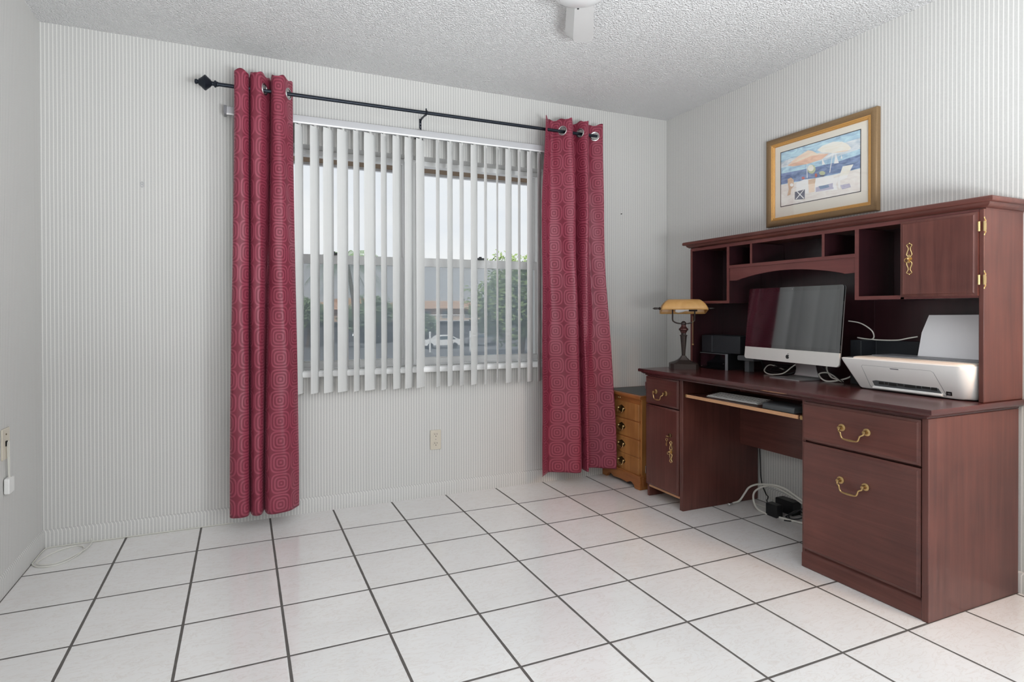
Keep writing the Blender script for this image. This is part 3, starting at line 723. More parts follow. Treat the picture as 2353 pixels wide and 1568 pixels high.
def plate_pull(y, z, par, x, hh=.068, drop=False):
    pl = MB(); k = hh / .068; pl.m = 1
    pl.sphere((x - .012, y, z), .0062, 14).cyl((x, y, z), (x - .01, y, z), .003)
    if drop: pl.torus((x - .014, y + .004, z - .006), (.3, 1, .1), .008, .0017, 16, 6)
    pl.m = 0
    for sg in (1, -1):
        for m in (-1, 1):
            pl.tube([(x - .0012, y + m * .004, z + sg * .010 * k), (x - .0012, y + m * .0095, z + sg * .017 * k), (x - .0012, y + m * .0085, z + sg * .026 * k), (x - .0012, y + m * .0045, z + sg * .038 * k), (x - .0012, y + m * .0045, z + sg * .047 * k), (x - .0012, y + m * .0095, z + sg * .058 * k), (x - .0012, y, z + sg * .064 * k)], .0022, 6)
        pl.sphere((x - .001, y, z + sg * .065 * k), .003, 10)
    pl.prism([(y + .009 * math.cos(2 * PI * i / 20) * (1 + .15 * math.cos(8 * PI * i / 20)), z + .018 * k * math.sin(2 * PI * i / 20)) for i in range(20)], 'yz', x, x - .0025)
    part('handle', pl, ['brass', 'oldbrass'], par, label='openwork brass plate pull')
dl = part('drawer', front_panel(-.746, -.476, .552, .710), 'mah_y', desk, ang=25); bail_pull(-.606, .628, dl, hw=.041)
do = part('door', front_panel(-.746, -.476, .074, .546), 'mah_z', desk, ang=25)
plate_pull(-.690, .308, do, FX - .0148, .062, True)
lk = part('lock', MB().lathe([(.012, 0), (.012, .004), (.009, .006), (.001, .006)], (FX - .0148, -.683, .398), (-1, 0, 0), 18), 'darkbrass', do)
ky = MB().torus((FX - .024, -.672, .392), (.4, .2, 1), .010, .0012, 16, 6); ky.torus((FX - .022, -.664, .372), (1, .2, 0), .007, .0016, 14, 6)
ky.box(FX - .0225, FX - .0215, -.667, -.661, .335, .366); ky.box(FX - .0225, FX - .0215, -.661, -.656, .337, .352)
part('key', ky, 'oldbrass', do)
for z in (.652, .150):
    hg = MB().cyl((FX - .004, -.467, z - .022), (FX - .004, -.467, z + .022), .004, n=10); hg.box(FX - .012, FX + .012, -.475, -.472, z - .02, z + .02)
    part('hinge', hg, 'silver', desk)
dr1 = part('drawer', front_panel(-1.934, -1.481, .546, .708), 'mah_y', desk, ang=25); bail_pull(-1.703, .629, dr1)
dr2 = part('file_drawer', front_panel(-1.934, -1.481, .080, .536), 'mah_y', desk, ang=25); bail_pull(-1.698, .418, dr2)
pl = MB().prism([(FX + .02, 0), (FX - .006, 0), (FX - .010, .004), (FX - .010, .058), (FX - .004, .066), (FX + .002, .070), (FX + .004, .076), (FX + .02, .076)], 'xz', -1.937, -1.478)
part('plinth', pl, 'mah_y', desk, ang=40)
kt = MB(); kt.box(FX + .004, 3.46, -1.452, -.793, .627, .641)
tr = part('keyboard_tray', kt, 'mah_y', desk)
part('tray_edge', MB().box(FX - .002, FX + .004, -1.452, -.793, .626, .642), 'chip', tr, label='bare particle board front edge')
for y in (-.783, -1.463):
    rl = MB().box(FX + .006, 3.45, y - .006, y + .006, .624, .642); rl.cyl((FX + .004, y, .634), (FX + .008, y, .634), .007)
    part('slide_rail', rl, 'oldbrass', desk)

# ------------------------------------------------------------------ hutch
def board(x0, x1, y0, y1, z0, z1):
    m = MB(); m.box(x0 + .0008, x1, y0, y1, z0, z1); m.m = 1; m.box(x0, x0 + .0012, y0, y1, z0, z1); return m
HX, HB = 3.395, 3.65
hut = thing('desk_hutch', 'mahogany hutch with open cubbies and one cupboard standing on the desk', 'hutch', (3.51, -1.23, DT))
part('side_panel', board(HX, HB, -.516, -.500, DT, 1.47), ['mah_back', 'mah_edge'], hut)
part('side_panel', MB().box(HX - .004, HB, -1.967, -1.950, DT, 1.47), 'mah_z', hut, bevel=.0025)
bp_ = MB(); bp_.box(HB - .012, HB - .002, -1.950, -.516, DT, 1.47); bp_.box(HB - .014, HB - .012, -.93, -.926, DT, 1.47); bp_.box(HB - .014, HB - .012, -1.425, -1.42, DT, 1.47)
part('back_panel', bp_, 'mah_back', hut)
cr = moulded(3.365, -2.003, -.462, 0, [(.036, 1.468), (.036, 1.474), (.028, 1.476), (.018, 1.484), (.014, 1.492), (.004, 1.4925), (0, 1.496), (0, 1.508), (.004, 1.512)], HB)
part('crown_top', cr, 'mah_y', hut, ang=50)
part('top_rail', MB().box(HX, HX + .016, -1.950, -.516, 1.455, 1.47), 'mah_edge', hut)
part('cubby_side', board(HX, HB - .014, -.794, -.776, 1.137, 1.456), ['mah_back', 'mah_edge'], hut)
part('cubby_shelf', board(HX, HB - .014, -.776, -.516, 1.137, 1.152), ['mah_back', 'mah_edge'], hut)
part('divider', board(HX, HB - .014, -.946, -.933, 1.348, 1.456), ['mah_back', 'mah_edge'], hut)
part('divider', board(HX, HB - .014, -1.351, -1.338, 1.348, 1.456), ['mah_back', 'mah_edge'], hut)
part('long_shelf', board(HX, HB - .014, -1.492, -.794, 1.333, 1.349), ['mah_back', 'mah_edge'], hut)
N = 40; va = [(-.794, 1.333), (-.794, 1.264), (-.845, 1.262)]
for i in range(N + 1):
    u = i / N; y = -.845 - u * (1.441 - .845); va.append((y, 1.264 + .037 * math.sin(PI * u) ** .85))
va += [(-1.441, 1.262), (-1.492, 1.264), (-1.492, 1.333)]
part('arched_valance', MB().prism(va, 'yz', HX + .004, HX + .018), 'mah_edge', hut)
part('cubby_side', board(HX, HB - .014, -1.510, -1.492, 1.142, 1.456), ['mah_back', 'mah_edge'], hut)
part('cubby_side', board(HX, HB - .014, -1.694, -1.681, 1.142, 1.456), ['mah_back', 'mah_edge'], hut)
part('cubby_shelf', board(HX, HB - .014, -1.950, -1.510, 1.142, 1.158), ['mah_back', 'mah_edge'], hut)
cd = part('cupboard_door', front_panel(-1.951, -1.687, 1.150, 1.460, HX - .018, .018, .012), 'mah_z', hut, ang=25)
plate_pull(-1.724, 1.305, cd, HX - .0168, .066, True)
for z in (1.405, 1.208):
    hg = MB().cyl((HX - .012, -1.9545, z - .018), (HX - .012, -1.9545, z + .018), .0046, n=12)
    hg.prism([(HX - .010, z + .018), (HX + .002, z + .018), (HX + .006, z + .012), (HX + .006, z - .012), (HX + .002, z - .018), (HX - .010, z - .018)], 'xz', -1.9665, -1.969)
    for s in (-1, 1): hg.tube([(HX + .003, -1.9675, z + s * .016), (HX + .003, -1.9675, z + s * .022), (HX - .004, -1.9675, z + s * .028), (HX - .005, -1.9675, z + s * .034)], .002, 6)
    part('hinge', hg, 'brass', hut)

# ------------------------------------------------------------------ banker's lamp (local frame: X along the shade, Y away from the viewer)
lp = thing('bankers_lamp', 'bronze desk lamp with an amber glass shade at the window end of the desk', 'lamp', (3.285, -.56, DT), rz=-.62)
def sq(hw, hd, z, ch=.3): 
    c = ch * min(hw, hd)
    return [(hw - c, -hd, z), (hw, -hd + c, z), (hw, hd - c, z), (hw - c, hd, z), (-hw + c, hd, z), (-hw, hd - c, z), (-hw, -hd + c, z), (-hw + c, -hd, z)]
part('base', MB().loft([sq(.078, .056, 0), sq(.078, .056, .030), sq(.074, .052, .033), sq(.05, .036, .042), sq(.032, .024, .052), sq(.018, .016, .066), sq(.012, .012, .076)]), 'bronze', lp, local=True, ang=20)
part('stem', MB().lathe([(.0105, .072), (.0105, .09), (.0185, .192), (.0225, .194), (.0225, .198), (.0145, .2), (.0145, .212), (.018, .218), (.014, .222)], (0, 0, 0), n=10), 'bronze', lp, local=True, ang=25)
part('stem_knop', MB().lathe([(.014, .210), (.019, .217), (.020, .222), (.027, .228), (.027, .236), (.020, .242), (.014, .250), (.014, .258)], (0, 0, 0), n=10), 'bronze_red', lp, local=True, ang=25)
yk = MB().sphere((0, 0, .266), .0155, 16)
yk.tube([(-.062, 0, .292), (-.058, 0, .281), (-.04, 0, .270), (-.012, 0, .266), (.012, 0, .266), (.04, 0, .270), (.058, 0, .281), (.062, 0, .292), (.062, 0, .356)], .0042, 8)
yk.tube([(-.062, 0, .292), (-.062, 0, .356)], .0042, 8, 1); yk.cyl((-.125, 0, .356), (.125, 0, .356), .0035)
part('yoke', yk, 'bronze', lp, local=True)
for s in (-1, 1):
    part('finial', MB().lathe([(.005, 0), (.008, .004), (.0085, .010), (.005, .014), (.006, .018), (.0065, .036), (.003, .044), (.001, .047)], (s * .128, 0, .356), (s, 0, 0), 12), 'bronze', lp, local=True)
sh = MB(); secs = [(-1, .84), (-.99, .9), (-.97, .945), (-.93, .98), (-.87, 1), (-.4, 1), (.4, 1), (.87, 1), (.93, .98), (.97, .945), (.99, .9), (1, .84)]
K = 16; outer = []
for u, q in secs:
    row = []
    for i in range(K + 1):
        a = math.radians(7 + 186 * i / K)              # the open side faces down and a little towards the viewer
        sn = max(-.25, math.sin(a))
        row.append((u * (.131 - .036 * sn ** 2 * (1 if sn > 0 else 0)), -math.cos(a) * .060 * q,   .340 + math.sin(a) * .080 * q * (1 - .12 * abs(math.sin(a)))))
    outer.append(row)
vs = [p for r in outer for p in r]; n1 = K + 1; fsx = []
for i in range(len(secs) - 1):
    for j in range(K): fsx.append((i * n1 + j, (i + 1) * n1 + j, (i + 1) * n1 + j + 1, i * n1 + j + 1))
sh.add(vs, fsx)
for e in (0, len(secs) - 1): sh.f.append([e * n1 + j for j in range(n1)]); sh.mi.append(0)
so = part('lamp_shade', sh, 'amber', lp, local=True, ang=60)
md = so.modifiers.new('thick', 'SOLIDIFY'); md.thickness = .003; md.offset = -1
part('bulb', MB().lathe([(.011, 0), (.011, .02), (.018, .04), (.02, .06), (.016, .075), (.004, .082)], (.03, 0, .350), (-1, 0, 0), 16), 'white_pl', lp, local=True)
part('bulb_socket', MB().cyl((.028, 0, .350), (.075, 0, .350), .012, n=16), 'bronze', lp, local=True)
pc = MB().tube([(.05, -.012, .310), (.05, -.012, .30), (.05, -.012, .15)], .0009, 6, 1)
for i in range(26): pc.sphere((.05, -.012, .155 + i * .006), .0016, 6)
pc.sphere((.05, -.012, .144), .0055, 12)
part('pull_chain', pc, 'oldbrass', lp, local=True)

# ------------------------------------------------------------------ black boxes left of the screen
sp = thing('stereo_unit', 'glossy black media box with a bright edge strip on the desk below the speaker', 'media box', (3.46, -.67, DT))
part('housing', MB().box(3.425, 3.56, -.745, -.553, DT, DT + .094), 'black', sp, bevel=.002)
part('front_panel', MB().box(3.421, 3.425, -.738, -.556, DT + .003, DT + .088), 'blackgloss', sp)
part('edge_strip', MB().box(3.418, 3.430, -.754, -.742, DT, DT + .093), 'mgrey', sp, bevel=.002, label='bright vertical corner strip')
part('rim', MB().box(3.419, 3.425, -.742, -.552, DT + .089, DT + .0935), 'dgrey', sp)
part('button', MB().cyl((3.421, -.567, DT + .012), (3.418, -.567, DT + .012), .003, n=10), 'silver', sp); part('button', MB().cyl((3.421, -.728, DT + .035), (3.418, -.728, DT + .035), .002, n=8), 'silver', sp)
sk = thing('speaker_box', 'matt black speaker box stacked on the media box', 'speaker', (3.505, -.69, DT + .0945), rz=.0)
part('housing', MB().prism([(3.432, -.552), (3.425, -.64), (3.47, -.80), (3.595, -.80), (3.595, -.552)], 'xy', DT + .0945, DT + .196), 'blackmatt', sk, bevel=.003)
part('grille_seam', MB().box(3.423, 3.426, -.642, -.639, DT + .098, DT + .194), 'dgrey', sk)
gy = MB().prism(rrect(-.90, -.79, DT + .062, DT + .09, .008), 'yz', 3.46, 3.52)
gy.box(3.47, 3.51, -.86, -.83, DT, DT + .062)
single('router_box', gy, 'dgrey', 'small grey box on a stand behind the left edge of the screen', 'router', (3.49, -.845, DT), bevel=.002)

# ------------------------------------------------------------------ all-in-one computer (local frame: X right, Y away, Z up)
YAW, TILT = -.07, .095
pcx, pcy = 3.372, -1.174
im = thing('desktop_computer', 'silver all-in-one computer with a dark screen standing on the desk', 'computer', (pcx, pcy, DT), rz=-PI / 2 + YAW)
SWD, SHT, ZB0, CHIN = .55, .377, .085, .064
ct, stn = math.cos(TILT), math.sin(TILT)
def tl(p):   # tilt local front-plane coords (x, depth, height above the bottom edge)
    x, y, z = p; return (x, y * ct + z * stn, ZB0 + z * ct - y * stn)
def tbuild(mb): mb.v = [tl(p) for p in mb.v]; return mb
def xz(poly, d0, d1): return MB().prism(poly, 'xz', d0, d1)
hw = SWD / 2
part('chin', tbuild(xz(rrect(-hw, hw, 0, CHIN, [.014, .014, 0.0005, .0005]), 0, .007)), 'alu', im, local=True, bevel=.001)
part('screen_glass', tbuild(xz(rrect(-hw, hw, CHIN + .0004, SHT, [.0005, .0005, .012, .012]), 0, .007)), 'screen', im, local=True)
part('display', tbuild(xz([(-hw + .018, CHIN + .018), (hw - .018, CHIN + .018), (hw - .018, SHT - .022), (-hw + .018, SHT - .022)], -.0002, .001)), 'panel', im, local=True, smooth=False)
part('camera_dot', tbuild(MB().cyl((0, -.0005, SHT - .011), (0, .001, SHT - .011), .002, n=10)), 'silver', im, local=True)
hs = MB(); o1 = rrect(-hw, hw, 0, SHT, .014); o2 = rrect(-hw * .72, hw * .72, .05, SHT - .05, .05); o3 = rrect(-hw * .4, hw * .4, .1, SHT - .1, .05)
hs.loft([[(x, .007, z) for x, z in o1], [(x, .012, z) for x, z in o1], [(x, .03, z) for x, z in o2], [(x, .042, z) for x, z in o3]])
part('rear_shell', tbuild(hs), 'grey_alu', im, local=True)
ap_ = [(0, .60), (.10, .66), (.22, .70), (.36, .66), (.44, .57), (.34, .46), (.31, .32), (.36, .18), (.47, .09), (.42, -.06), (.33, -.20), (.22, -.29), (.12, -.28), (0, -.235), (-.12, -.28), (-.22, -.29), (-.34, -.18), (-.44, 0), (-.48, .2), (-.46, .42), (-.38, .58), (-.25, .68), (-.12, .68)]
lf = [(.0, .76), (.02, .90), (.10, 1.0), (.22, 1.06), (.21, .92), (.13, .80)]
lg = MB(); ks = .0205
for q in (ap_, lf): lg.prism([(x * ks, CHIN * .46 + (z - .3) * ks) for x, z in q], 'xz', -.0006, .001)
part('logo', tbuild(lg), 'logo', im, local=True, label='black fruit emblem')
ft = MB(); loops = []
for y, z in ((-.02, 0), (.05, 0), (.10, .0), (.122, .004), (.130, .014), (.128, .05), (.115, .10), (.09, .2)):
    w = .082 if y < .11 or z < .02 else .066
    loops.append((y, z, w))
pr = path([(0, y, z) for y, z, w in loops], 5)
sec = []
for i, p in enumerate(pr):
    d = (pr[min(i + 1, len(pr) - 1)] - pr[max(i - 1, 0)]).normalized(); nn = Vector((0, -d.z, d.y))
    w = .088 - .030 * min(1, max(0, (i / len(pr) - .35) * 3))
    a, b_ = p + nn * .0, p + nn * .005
    sec.append([(-w, a.y, a.z), (w, a.y, a.z), (w, b_.y, b_.z), (-w, b_.y, b_.z)])
ft.loft(sec)
part('stand', ft, 'grey_alu', im, local=True, ang=50, bevel=.001)

# ------------------------------------------------------------------ printer and paper
pn = thing('printer', 'white inkjet printer on the right end of the desk', 'printer', (3.48, -1.70, DT))
def pout(fl, frx, z, x0, xb, yl, yr, rf):
    return [(p[0], p[1], z) for p in rrect(x0, xb, yr, yl, [rf, .012, .012, .012], 6)]
PB = DT + .004
bd = MB().loft([pout(0, 0, PB, 3.383, 3.595, -1.527, -1.936, .05), pout(0, 0, PB + .006, 3.377, 3.60, -1.522, -1.940, .05), pout(0, 0, PB + .112, 3.352, 3.60, -1.464, -1.944, .05), pout(0, 0, PB + .126, 3.350, 3.60, -1.458, -1.944, .05), pout(0, 0, PB + .129, 3.352, 3.60, -1.462, -1.942, .048)])
part('body', bd, 'white_pl', pn, ang=40)
ld = MB().loft([pout(0, 0, PB + .1285, 3.356, 3.585, -1.505, -1.94, .046), pout(0, 0, PB + .1345, 3.358, 3.585, -1.507, -1.939, .046), pout(0, 0, PB + .1375, 3.366, 3.58, -1.515, -1.932, .04)])
lid = part('scanner_lid', ld, 'lid', pn, ang=40)
part('rear_cover', MB().box(3.44, 3.585, -1.925, -1.535, PB + .137, PB + .143), 'mgrey', pn, bevel=.003)
def fx(z): return 3.377 - (z - PB) / .126 * .027
def fplate(m, poly, off0, off1):   # polygon (y,z) on the sloping front
    return m.loft([[(fx(z) - off0, y, z) for y, z in poly], [(fx(z) - off1, y, z) for y, z in poly]])
def ring(m, poly, w):
    c = (sum(p[0] for p in poly) / len(poly), sum(p[1] for p in poly) / len(poly))
    for a, b_ in zip(poly, poly[1:] + poly[:1]):
        m.cyl((fx(a[1]) - .0002, a[0], a[1]), (fx(b_[1]) - .0002, b_[0], b_[1]), w, n=6)
dp = [(-1.552, PB + .102), (-1.548, PB + .096), (-1.574, PB + .012), (-1.858, PB + .008), (-1.822, PB + .096), (-1.812, PB + .102)]
rm = MB(); ring(rm, dp, .0008)
part('door_seam', rm, 'mgrey', pn)
part('output_slot', fplate(MB(), [(-1.585, PB + .036), (-1.592, PB + .016), (-1.842, PB + .014), (-1.832, PB + .034), (-1.60, PB + .040)], -.004, .0006), 'dgrey', pn)
tt = MB(); y = -1.612
for w in (.02, .012, .03, .022, .04, .016, .028, .02):
    tt.box(fx(PB + .03) - .002, fx(PB + .03), y - w, y, PB + .034 - random.uniform(.006, .012), PB + .036); y -= w + .004
part('rollers', tt, 'dark', pn)
part('paper_tray', MB().prism([(fx(PB + .012) + .002, PB + .004), (fx(PB + .012) - .010, PB + .006), (fx(PB + .012) - .010, PB + .012), (fx(PB + .012) + .002, PB + .017)], 'xz', -1.846, -1.588), 'white_pl', pn, bevel=.001)
part('door_grip', fplate(MB(), [(-1.662, PB + .098), (-1.665, PB + .0935), (-1.696, PB + .093), (-1.696, PB + .0975)], 0, .0008), 'mgrey', pn)
part('ink_sticker', fplate(MB(), [(-1.857, PB + .026), (-1.857, PB + .011), (-1.876, PB + .011), (-1.876, PB + .026)], 0, .0008), 'black', pn, label='small dark ink sticker')
part('sticker_mark', fplate(MB(), [(-1.862, PB + .020), (-1.862, PB + .016), (-1.872, PB + .016), (-1.872, PB + .020)], 0, .0012), 'mgrey', pn)
nm = MB(); fplate(nm, [(-1.486, PB + .1175), (-1.486, PB + .1155), (-1.511, PB + .1155), (-1.511, PB + .1175)], 0, .0006); fplate(nm, [(-1.490, PB + .1125), (-1.490, PB + .111), (-1.508, PB + .111), (-1.508, PB + .1125)], 0, .0006)
part('model_print', nm, 'mgrey', pn, label='tiny line of grey print')
part('panel_wedge', MB().box(3.37, 3.50, -1.503, -1.464, PB + .1285, PB + .131), 'dgrey', pn)
pp = MB().loft([[(3.545, -1.66, .894), (3.545, -1.882, .894), (3.548, -1.882, .894), (3.548, -1.66, .894)], [(3.567, -1.664, 1.0), (3.567, -1.884, 1.0), (3.570, -1.884, 1.0), (3.570, -1.664, 1.0)], [(3.592, -1.678, 1.075), (3.592, -1.888, 1.078), (3.595, -1.888, 1.078), (3.595, -1.678, 1.075)]])
single('paper_stack', pp, 'paper', 'stack of blank white paper standing in the back of the printer', 'paper', (3.56, -1.77, .894), smooth=True)
single('modem_box', MB().prism([(3.50, -1.402), (3.50, -1.452), (3.603, -1.453), (3.606, -1.66), (3.634, -1.66), (3.634, -1.402)], 'xy', DT, .957), 'blackmatt', 'black box standing behind the printer beside the screen', 'box', (3.57, -1.5, DT), bevel=.002)

# ------------------------------------------------------------------ loose cables on the desk
Z0 = DT
single('white_cable', MB().tube([(3.56, -1.02, Z0 + .02), (3.54, -.94, Z0 + .045), (3.50, -.935, Z0 + .02), (3.475, -.97, Z0 + .006), (3.462, -1.02, Z0 + .004), (3.47, -1.075, Z0 + .016), (3.49, -1.11, Z0 + .052), (3.50, -1.125, Z0 + .062), (3.51, -1.15, Z0 + .035), (3.53, -1.20, Z0 + .01)], .003, 8, 8), 'wcable', 'white cable drooping in a loop under the left half of the screen', 'cable', (3.5, -1.03, Z0))
bc = MB().tube([(3.56, -.86, Z0 + .07), (3.54, -.90, Z0 + .02), (3.51, -.95, Z0 + .012), (3.50, -1.02, Z0 + .008), (3.51, -1.08, Z0 + .012), (3.54, -1.10, Z0 + .03), (3.57, -1.04, Z0 + .035), (3.56, -.97, Z0 + .03), (3.53, -.95, Z0 + .022), (3.515, -1.0, Z0 + .02), (3.525, -1.06, Z0 + .03), (3.56, -1.09, Z0 + .045), (3.58, -1.02, Z0 + .05), (3.565, -.95, Z0 + .045), (3.54, -.98, Z0 + .036), (3.545, -1.05, Z0 + .048)], .0045, 8, 8)
single('black_cable', bc, 'bcable', 'bundle of black cable coiled on the desk under the screen', 'cable', (3.54, -1.0, Z0))
single('cable_tangle', MB().tube([(3.58, -1.43, Z0 + .10), (3.56, -1.405, Z0 + .07), (3.53, -1.385, Z0 + .03), (3.50, -1.36, Z0 + .012), (3.47, -1.335, Z0 + .004), (3.455, -1.315, Z0 + .004), (3.47, -1.28, Z0 + .014), (3.50, -1.25, Z0 + .03), (3.53, -1.27, Z0 + .035), (3.535, -1.31, Z0 + .016), (3.51, -1.345, Z0 + .006), (3.49, -1.375, Z0 + .006), (3.485, -1.35, Z0 + .014), (3.50, -1.31, Z0 + .02), (3.54, -1.26, Z0 + .05), (3.57, -1.24, Z0 + .07)], .0036, 8, 8), 'wcable', 'tangle of off-white cables between the screen stand and the printer', 'cable', (3.51, -1.33, Z0))
single('black_lead', MB().tube([(3.45, -1.41, Z0 + .004), (3.475, -1.37, Z0 + .016), (3.51, -1.31, Z0 + .036), (3.55, -1.24, Z0 + .05), (3.58, -1.2, Z0 + .07)], .0022, 8, 8), 'bcable', 'thin black lead crossing the pale tangle beside the printer', 'cable', (3.52, -1.3, Z0))
single('loop_cable', MB().tube([(3.55, -1.36, 1.045), (3.56, -1.41, 1.035), (3.565, -1.455, 1.005), (3.57, -1.465, .975), (3.575, -1.45, .9605), (3.575, -1.42, .9605), (3.57, -1.39, .966), (3.57, -1.44, .961), (3.575, -1.50, .9595), (3.58, -1.56, .962), (3.585, -1.60, .972), (3.6, -1.63, .98)], .0028, 8, 8), 'wcable', 'cream cable arching out behind the right edge of the screen', 'cable', (3.57, -1.5, .957))

# ------------------------------------------------------------------ things on the keyboard tray
KZ = .6415
kb = thing('keyboard', 'slim white keyboard on the pulled-in desk tray', 'keyboard', (3.19, -1.045, KZ), rz=-PI / 2 + .07)
part('case', MB().prism([(-.055, .002), (.055, .0), (.055, .016), (.045, .017), (-.055, .006)], 'yz', -.15, .15), 'alu', kb, local=True, bevel=.001)
kk = MB()
for r in range(6):
    y = -.046 + r * .0172; zc = .006 + (y + .055) * .0105 / .10 + .001
    if r == 0: xs = [(-.143, -.10), (-.098, -.08), (-.078, -.056), (-.054, .052), (.054, .076), (.078, .098), (.10, .143)]
    else: xs = [(-.143 + i * .0205, -.143 + i * .0205 + .018) for i in range(14)]
    for a, b_ in xs: kk.box(a, b_, y - .0075, y + .0075, zc - .001, zc + .003)
part('keys', kk, 'key', kb, local=True, smooth=False)
single('charger_case', MB().prism([(3.10, KZ), (3.10, KZ + .022), (3.108, KZ + .028), (3.19, KZ + .031), (3.20, KZ + .026), (3.20, KZ)], 'xz', -1.425, -1.262), 'dgrey', 'flat dark grey box on the tray right of the keyboard', 'box', (3.15, -1.343, KZ), bevel=.003)
single('computer_mouse', MB().loft([[(3.30 + rx * math.cos(2 * PI * i / 20), -1.350 + ry * math.sin(2 * PI * i / 20), KZ + z) for i in range(20)] for rx, ry, z in ((.05, .028, 0), (.053, .030, .008), (.05, .028, .018), (.038, .020, .027), (.012, .007, .031))]), 'mgrey', 'rounded grey mouse at the right end of the tray', 'mouse', (3.30, -1.350, KZ))

# ------------------------------------------------------------------ under the desk
fc = MB().tube([(3.405, -.800, .010), (3.43, -.795, .010), (3.47, -.797, .018), (3.495, -.81, .06), (3.50, -.835, .10), (3.50, -.885, .131), (3.50, -.945, .148), (3.50, -1.0, .160), (3.505, -1.06, .158), (3.515, -1.12, .132), (3.53, -1.19, .10), (3.545, -1.26, .06), (3.54, -1.27, .03), (3.52, -1.19, .012), (3.50, -1.10, .0052), (3.475, -1.02, .0052), (3.465, -.96, .0052), (3.48, -.90, .012), (3.495, -.868, .05), (3.50, -.875, .09), (3.505, -.92, .128), (3.52, -.97, .145), (3.545, -1.05, .12), (3.57, -1.15, .07)], .005, 10, 8)
wcb = thing('coax_cable', 'thick white cable standing in a loop on the floor under the desk', 'cable', (3.49, -1.0, 0))
part('sheath', fc, 'wcable', wcb)
part('connector', MB().cyl((3.376, -.808, .011), (3.408, -.799, .010), .0085, .0075, 12).cyl((3.368, -.8103, .011), (3.376, -.808, .011), .006, n=12), 'silver', wcb, label='metal plug end')
ad = thing('power_adapter', 'upright black power adapter on the floor, nearer the room', 'power adapter', (3.485, -1.01, 0))
part('body', MB().prism(rrect(-1.043, -.975, 0, .066, .005), 'yz', 3.462, 3.508), 'black', ad, bevel=.003)
part('lead', MB().tube([(3.48, -.975, .05), (3.50, -.95, .065), (3.54, -.92, .05), (3.57, -.9, .06), (3.60, -.86, .06), (3.618, -.815, .12), (3.622, -.805, .22), (3.622, -.80, .33)], .003, 8), 'bcable', ad)
ad2 = thing('power_adapter', 'larger black power adapter lying behind the upright one by the wall', 'power adapter', (3.60, -.99, 0))
part('body', MB().prism(rrect(-1.055, -.945, .0, .072, .006), 'yz', 3.57, 3.628), 'black', ad2, bevel=.003)
part('lead', MB().tube([(3.60, -1.055, .03), (3.59, -1.09, .03), (3.56, -1.12, .02), (3.53, -1.09, .004), (3.52, -1.05, .004), (3.55, -1.065, .02), (3.57, -1.11, .06), (3.55, -1.14, .07), (3.53, -1.10, .05), (3.515, -1.07, .02), (3.50, -1.10, .0035), (3.47, -1.08, .0035)], .003, 8), 'bcable', ad2)
single('floor_cord', MB().tube([(3.632, -.79, .08), (3.628, -.84, .05), (3.62, -.90, .03), (3.56, -.935, .012), (3.55, -.9, .003), (3.55, -.83, .003), (3.58, -.79, .003)], .0022, 6, 8), 'wcable', 'thin pale cord running down the wall under the desk', 'cord', (3.6, -.86, 0))

# ------------------------------------------------------------------ outdoors
def crown(m, c, r, n, size, squash=1.0, shell=.35):
    for _ in range(n):
        while True:
            p = Vector((random.uniform(-1, 1), random.uniform(-1, 1), random.uniform(-1, 1)))
            if shell < p.length < 1: break
        k = 1 + .18 * math.sin(p.x * 5 + p.z * 4) + .12 * math.sin(p.y * 7)
        q = Vector((c[0] + p.x * r * k, c[1] + p.y * r * k, c[2] + p.z * r * squash * k))
        a = Vector((random.uniform(-1, 1), random.uniform(-1, 1), random.uniform(-1, 1))).normalized() * size
        b_ = a.orthogonal().normalized() * size * .6
        m.add([q - a, q + b_, q + a, q - b_], [(0, 1, 2, 3)])
    return m
def tree(name, label, c, r, th, leaf, n=2600, size=.16, sq=.9):
    o = thing(name, label, 'tree', (c[0], c[1], GZ))
    m = MB(); crown(m, c, r, n, size, sq)
    for k in range(5):
        a = k * 1.26; crown(m, (c[0] + r * .6 * math.cos(a), c[1] + r * .5 * math.sin(a), c[2] + r * .25 * math.sin(k * 2.1)), r * .55, n // 6, size, .9)
    part('crown', m, leaf, o, smooth=False, recalc=False)
    part('trunk', MB().tube([(c[0], c[1], GZ), (c[0] + .2, c[1], (GZ + c[2]) / 2), (c[0], c[1], c[2] + r * .3)], th, 10), 'trunk', o)
    return o
tree('leafy_tree', 'tall leafy green tree outside, seen through the right half of the window', (23.0, 40, 2.2), 3.9, .3, 'leaf', 5200, .2, .92)
for (x, y, z, r, lab) in ((7.6, 62, 1.0, 2.0, 'bushy tree behind the palm, left of the peach building'), (16.0, 66, 1.2, 2.4, 'bushy tree seen just left of the window mullion'), (2.2, 60, .6, 1.9, 'bushy tree next to the left curtain edge'), (12.2, 58, .3, 1.6, 'low bushy tree in front of the peach building'), (20.4, 59, -.4, 1.5, 'low bush seen just right of the window mullion')):
    tree('bushy_tree', lab, (x, y, z), r, .16, 'leaf2', 1500, .2, .85)
pt_ = thing('palm_tree', 'drooping palm tree outside, seen through the left half of the window', 'palm', (7.2, 30, GZ))
top = Vector((6.5, 30, 4.2))
part('trunk', MB().tube([(7.2, 30, GZ), (7.05, 30, -.5), (6.9, 30, 1.8), tuple(top)], lambda t: .17 - .06 * t, 10), 'trunk', pt_)
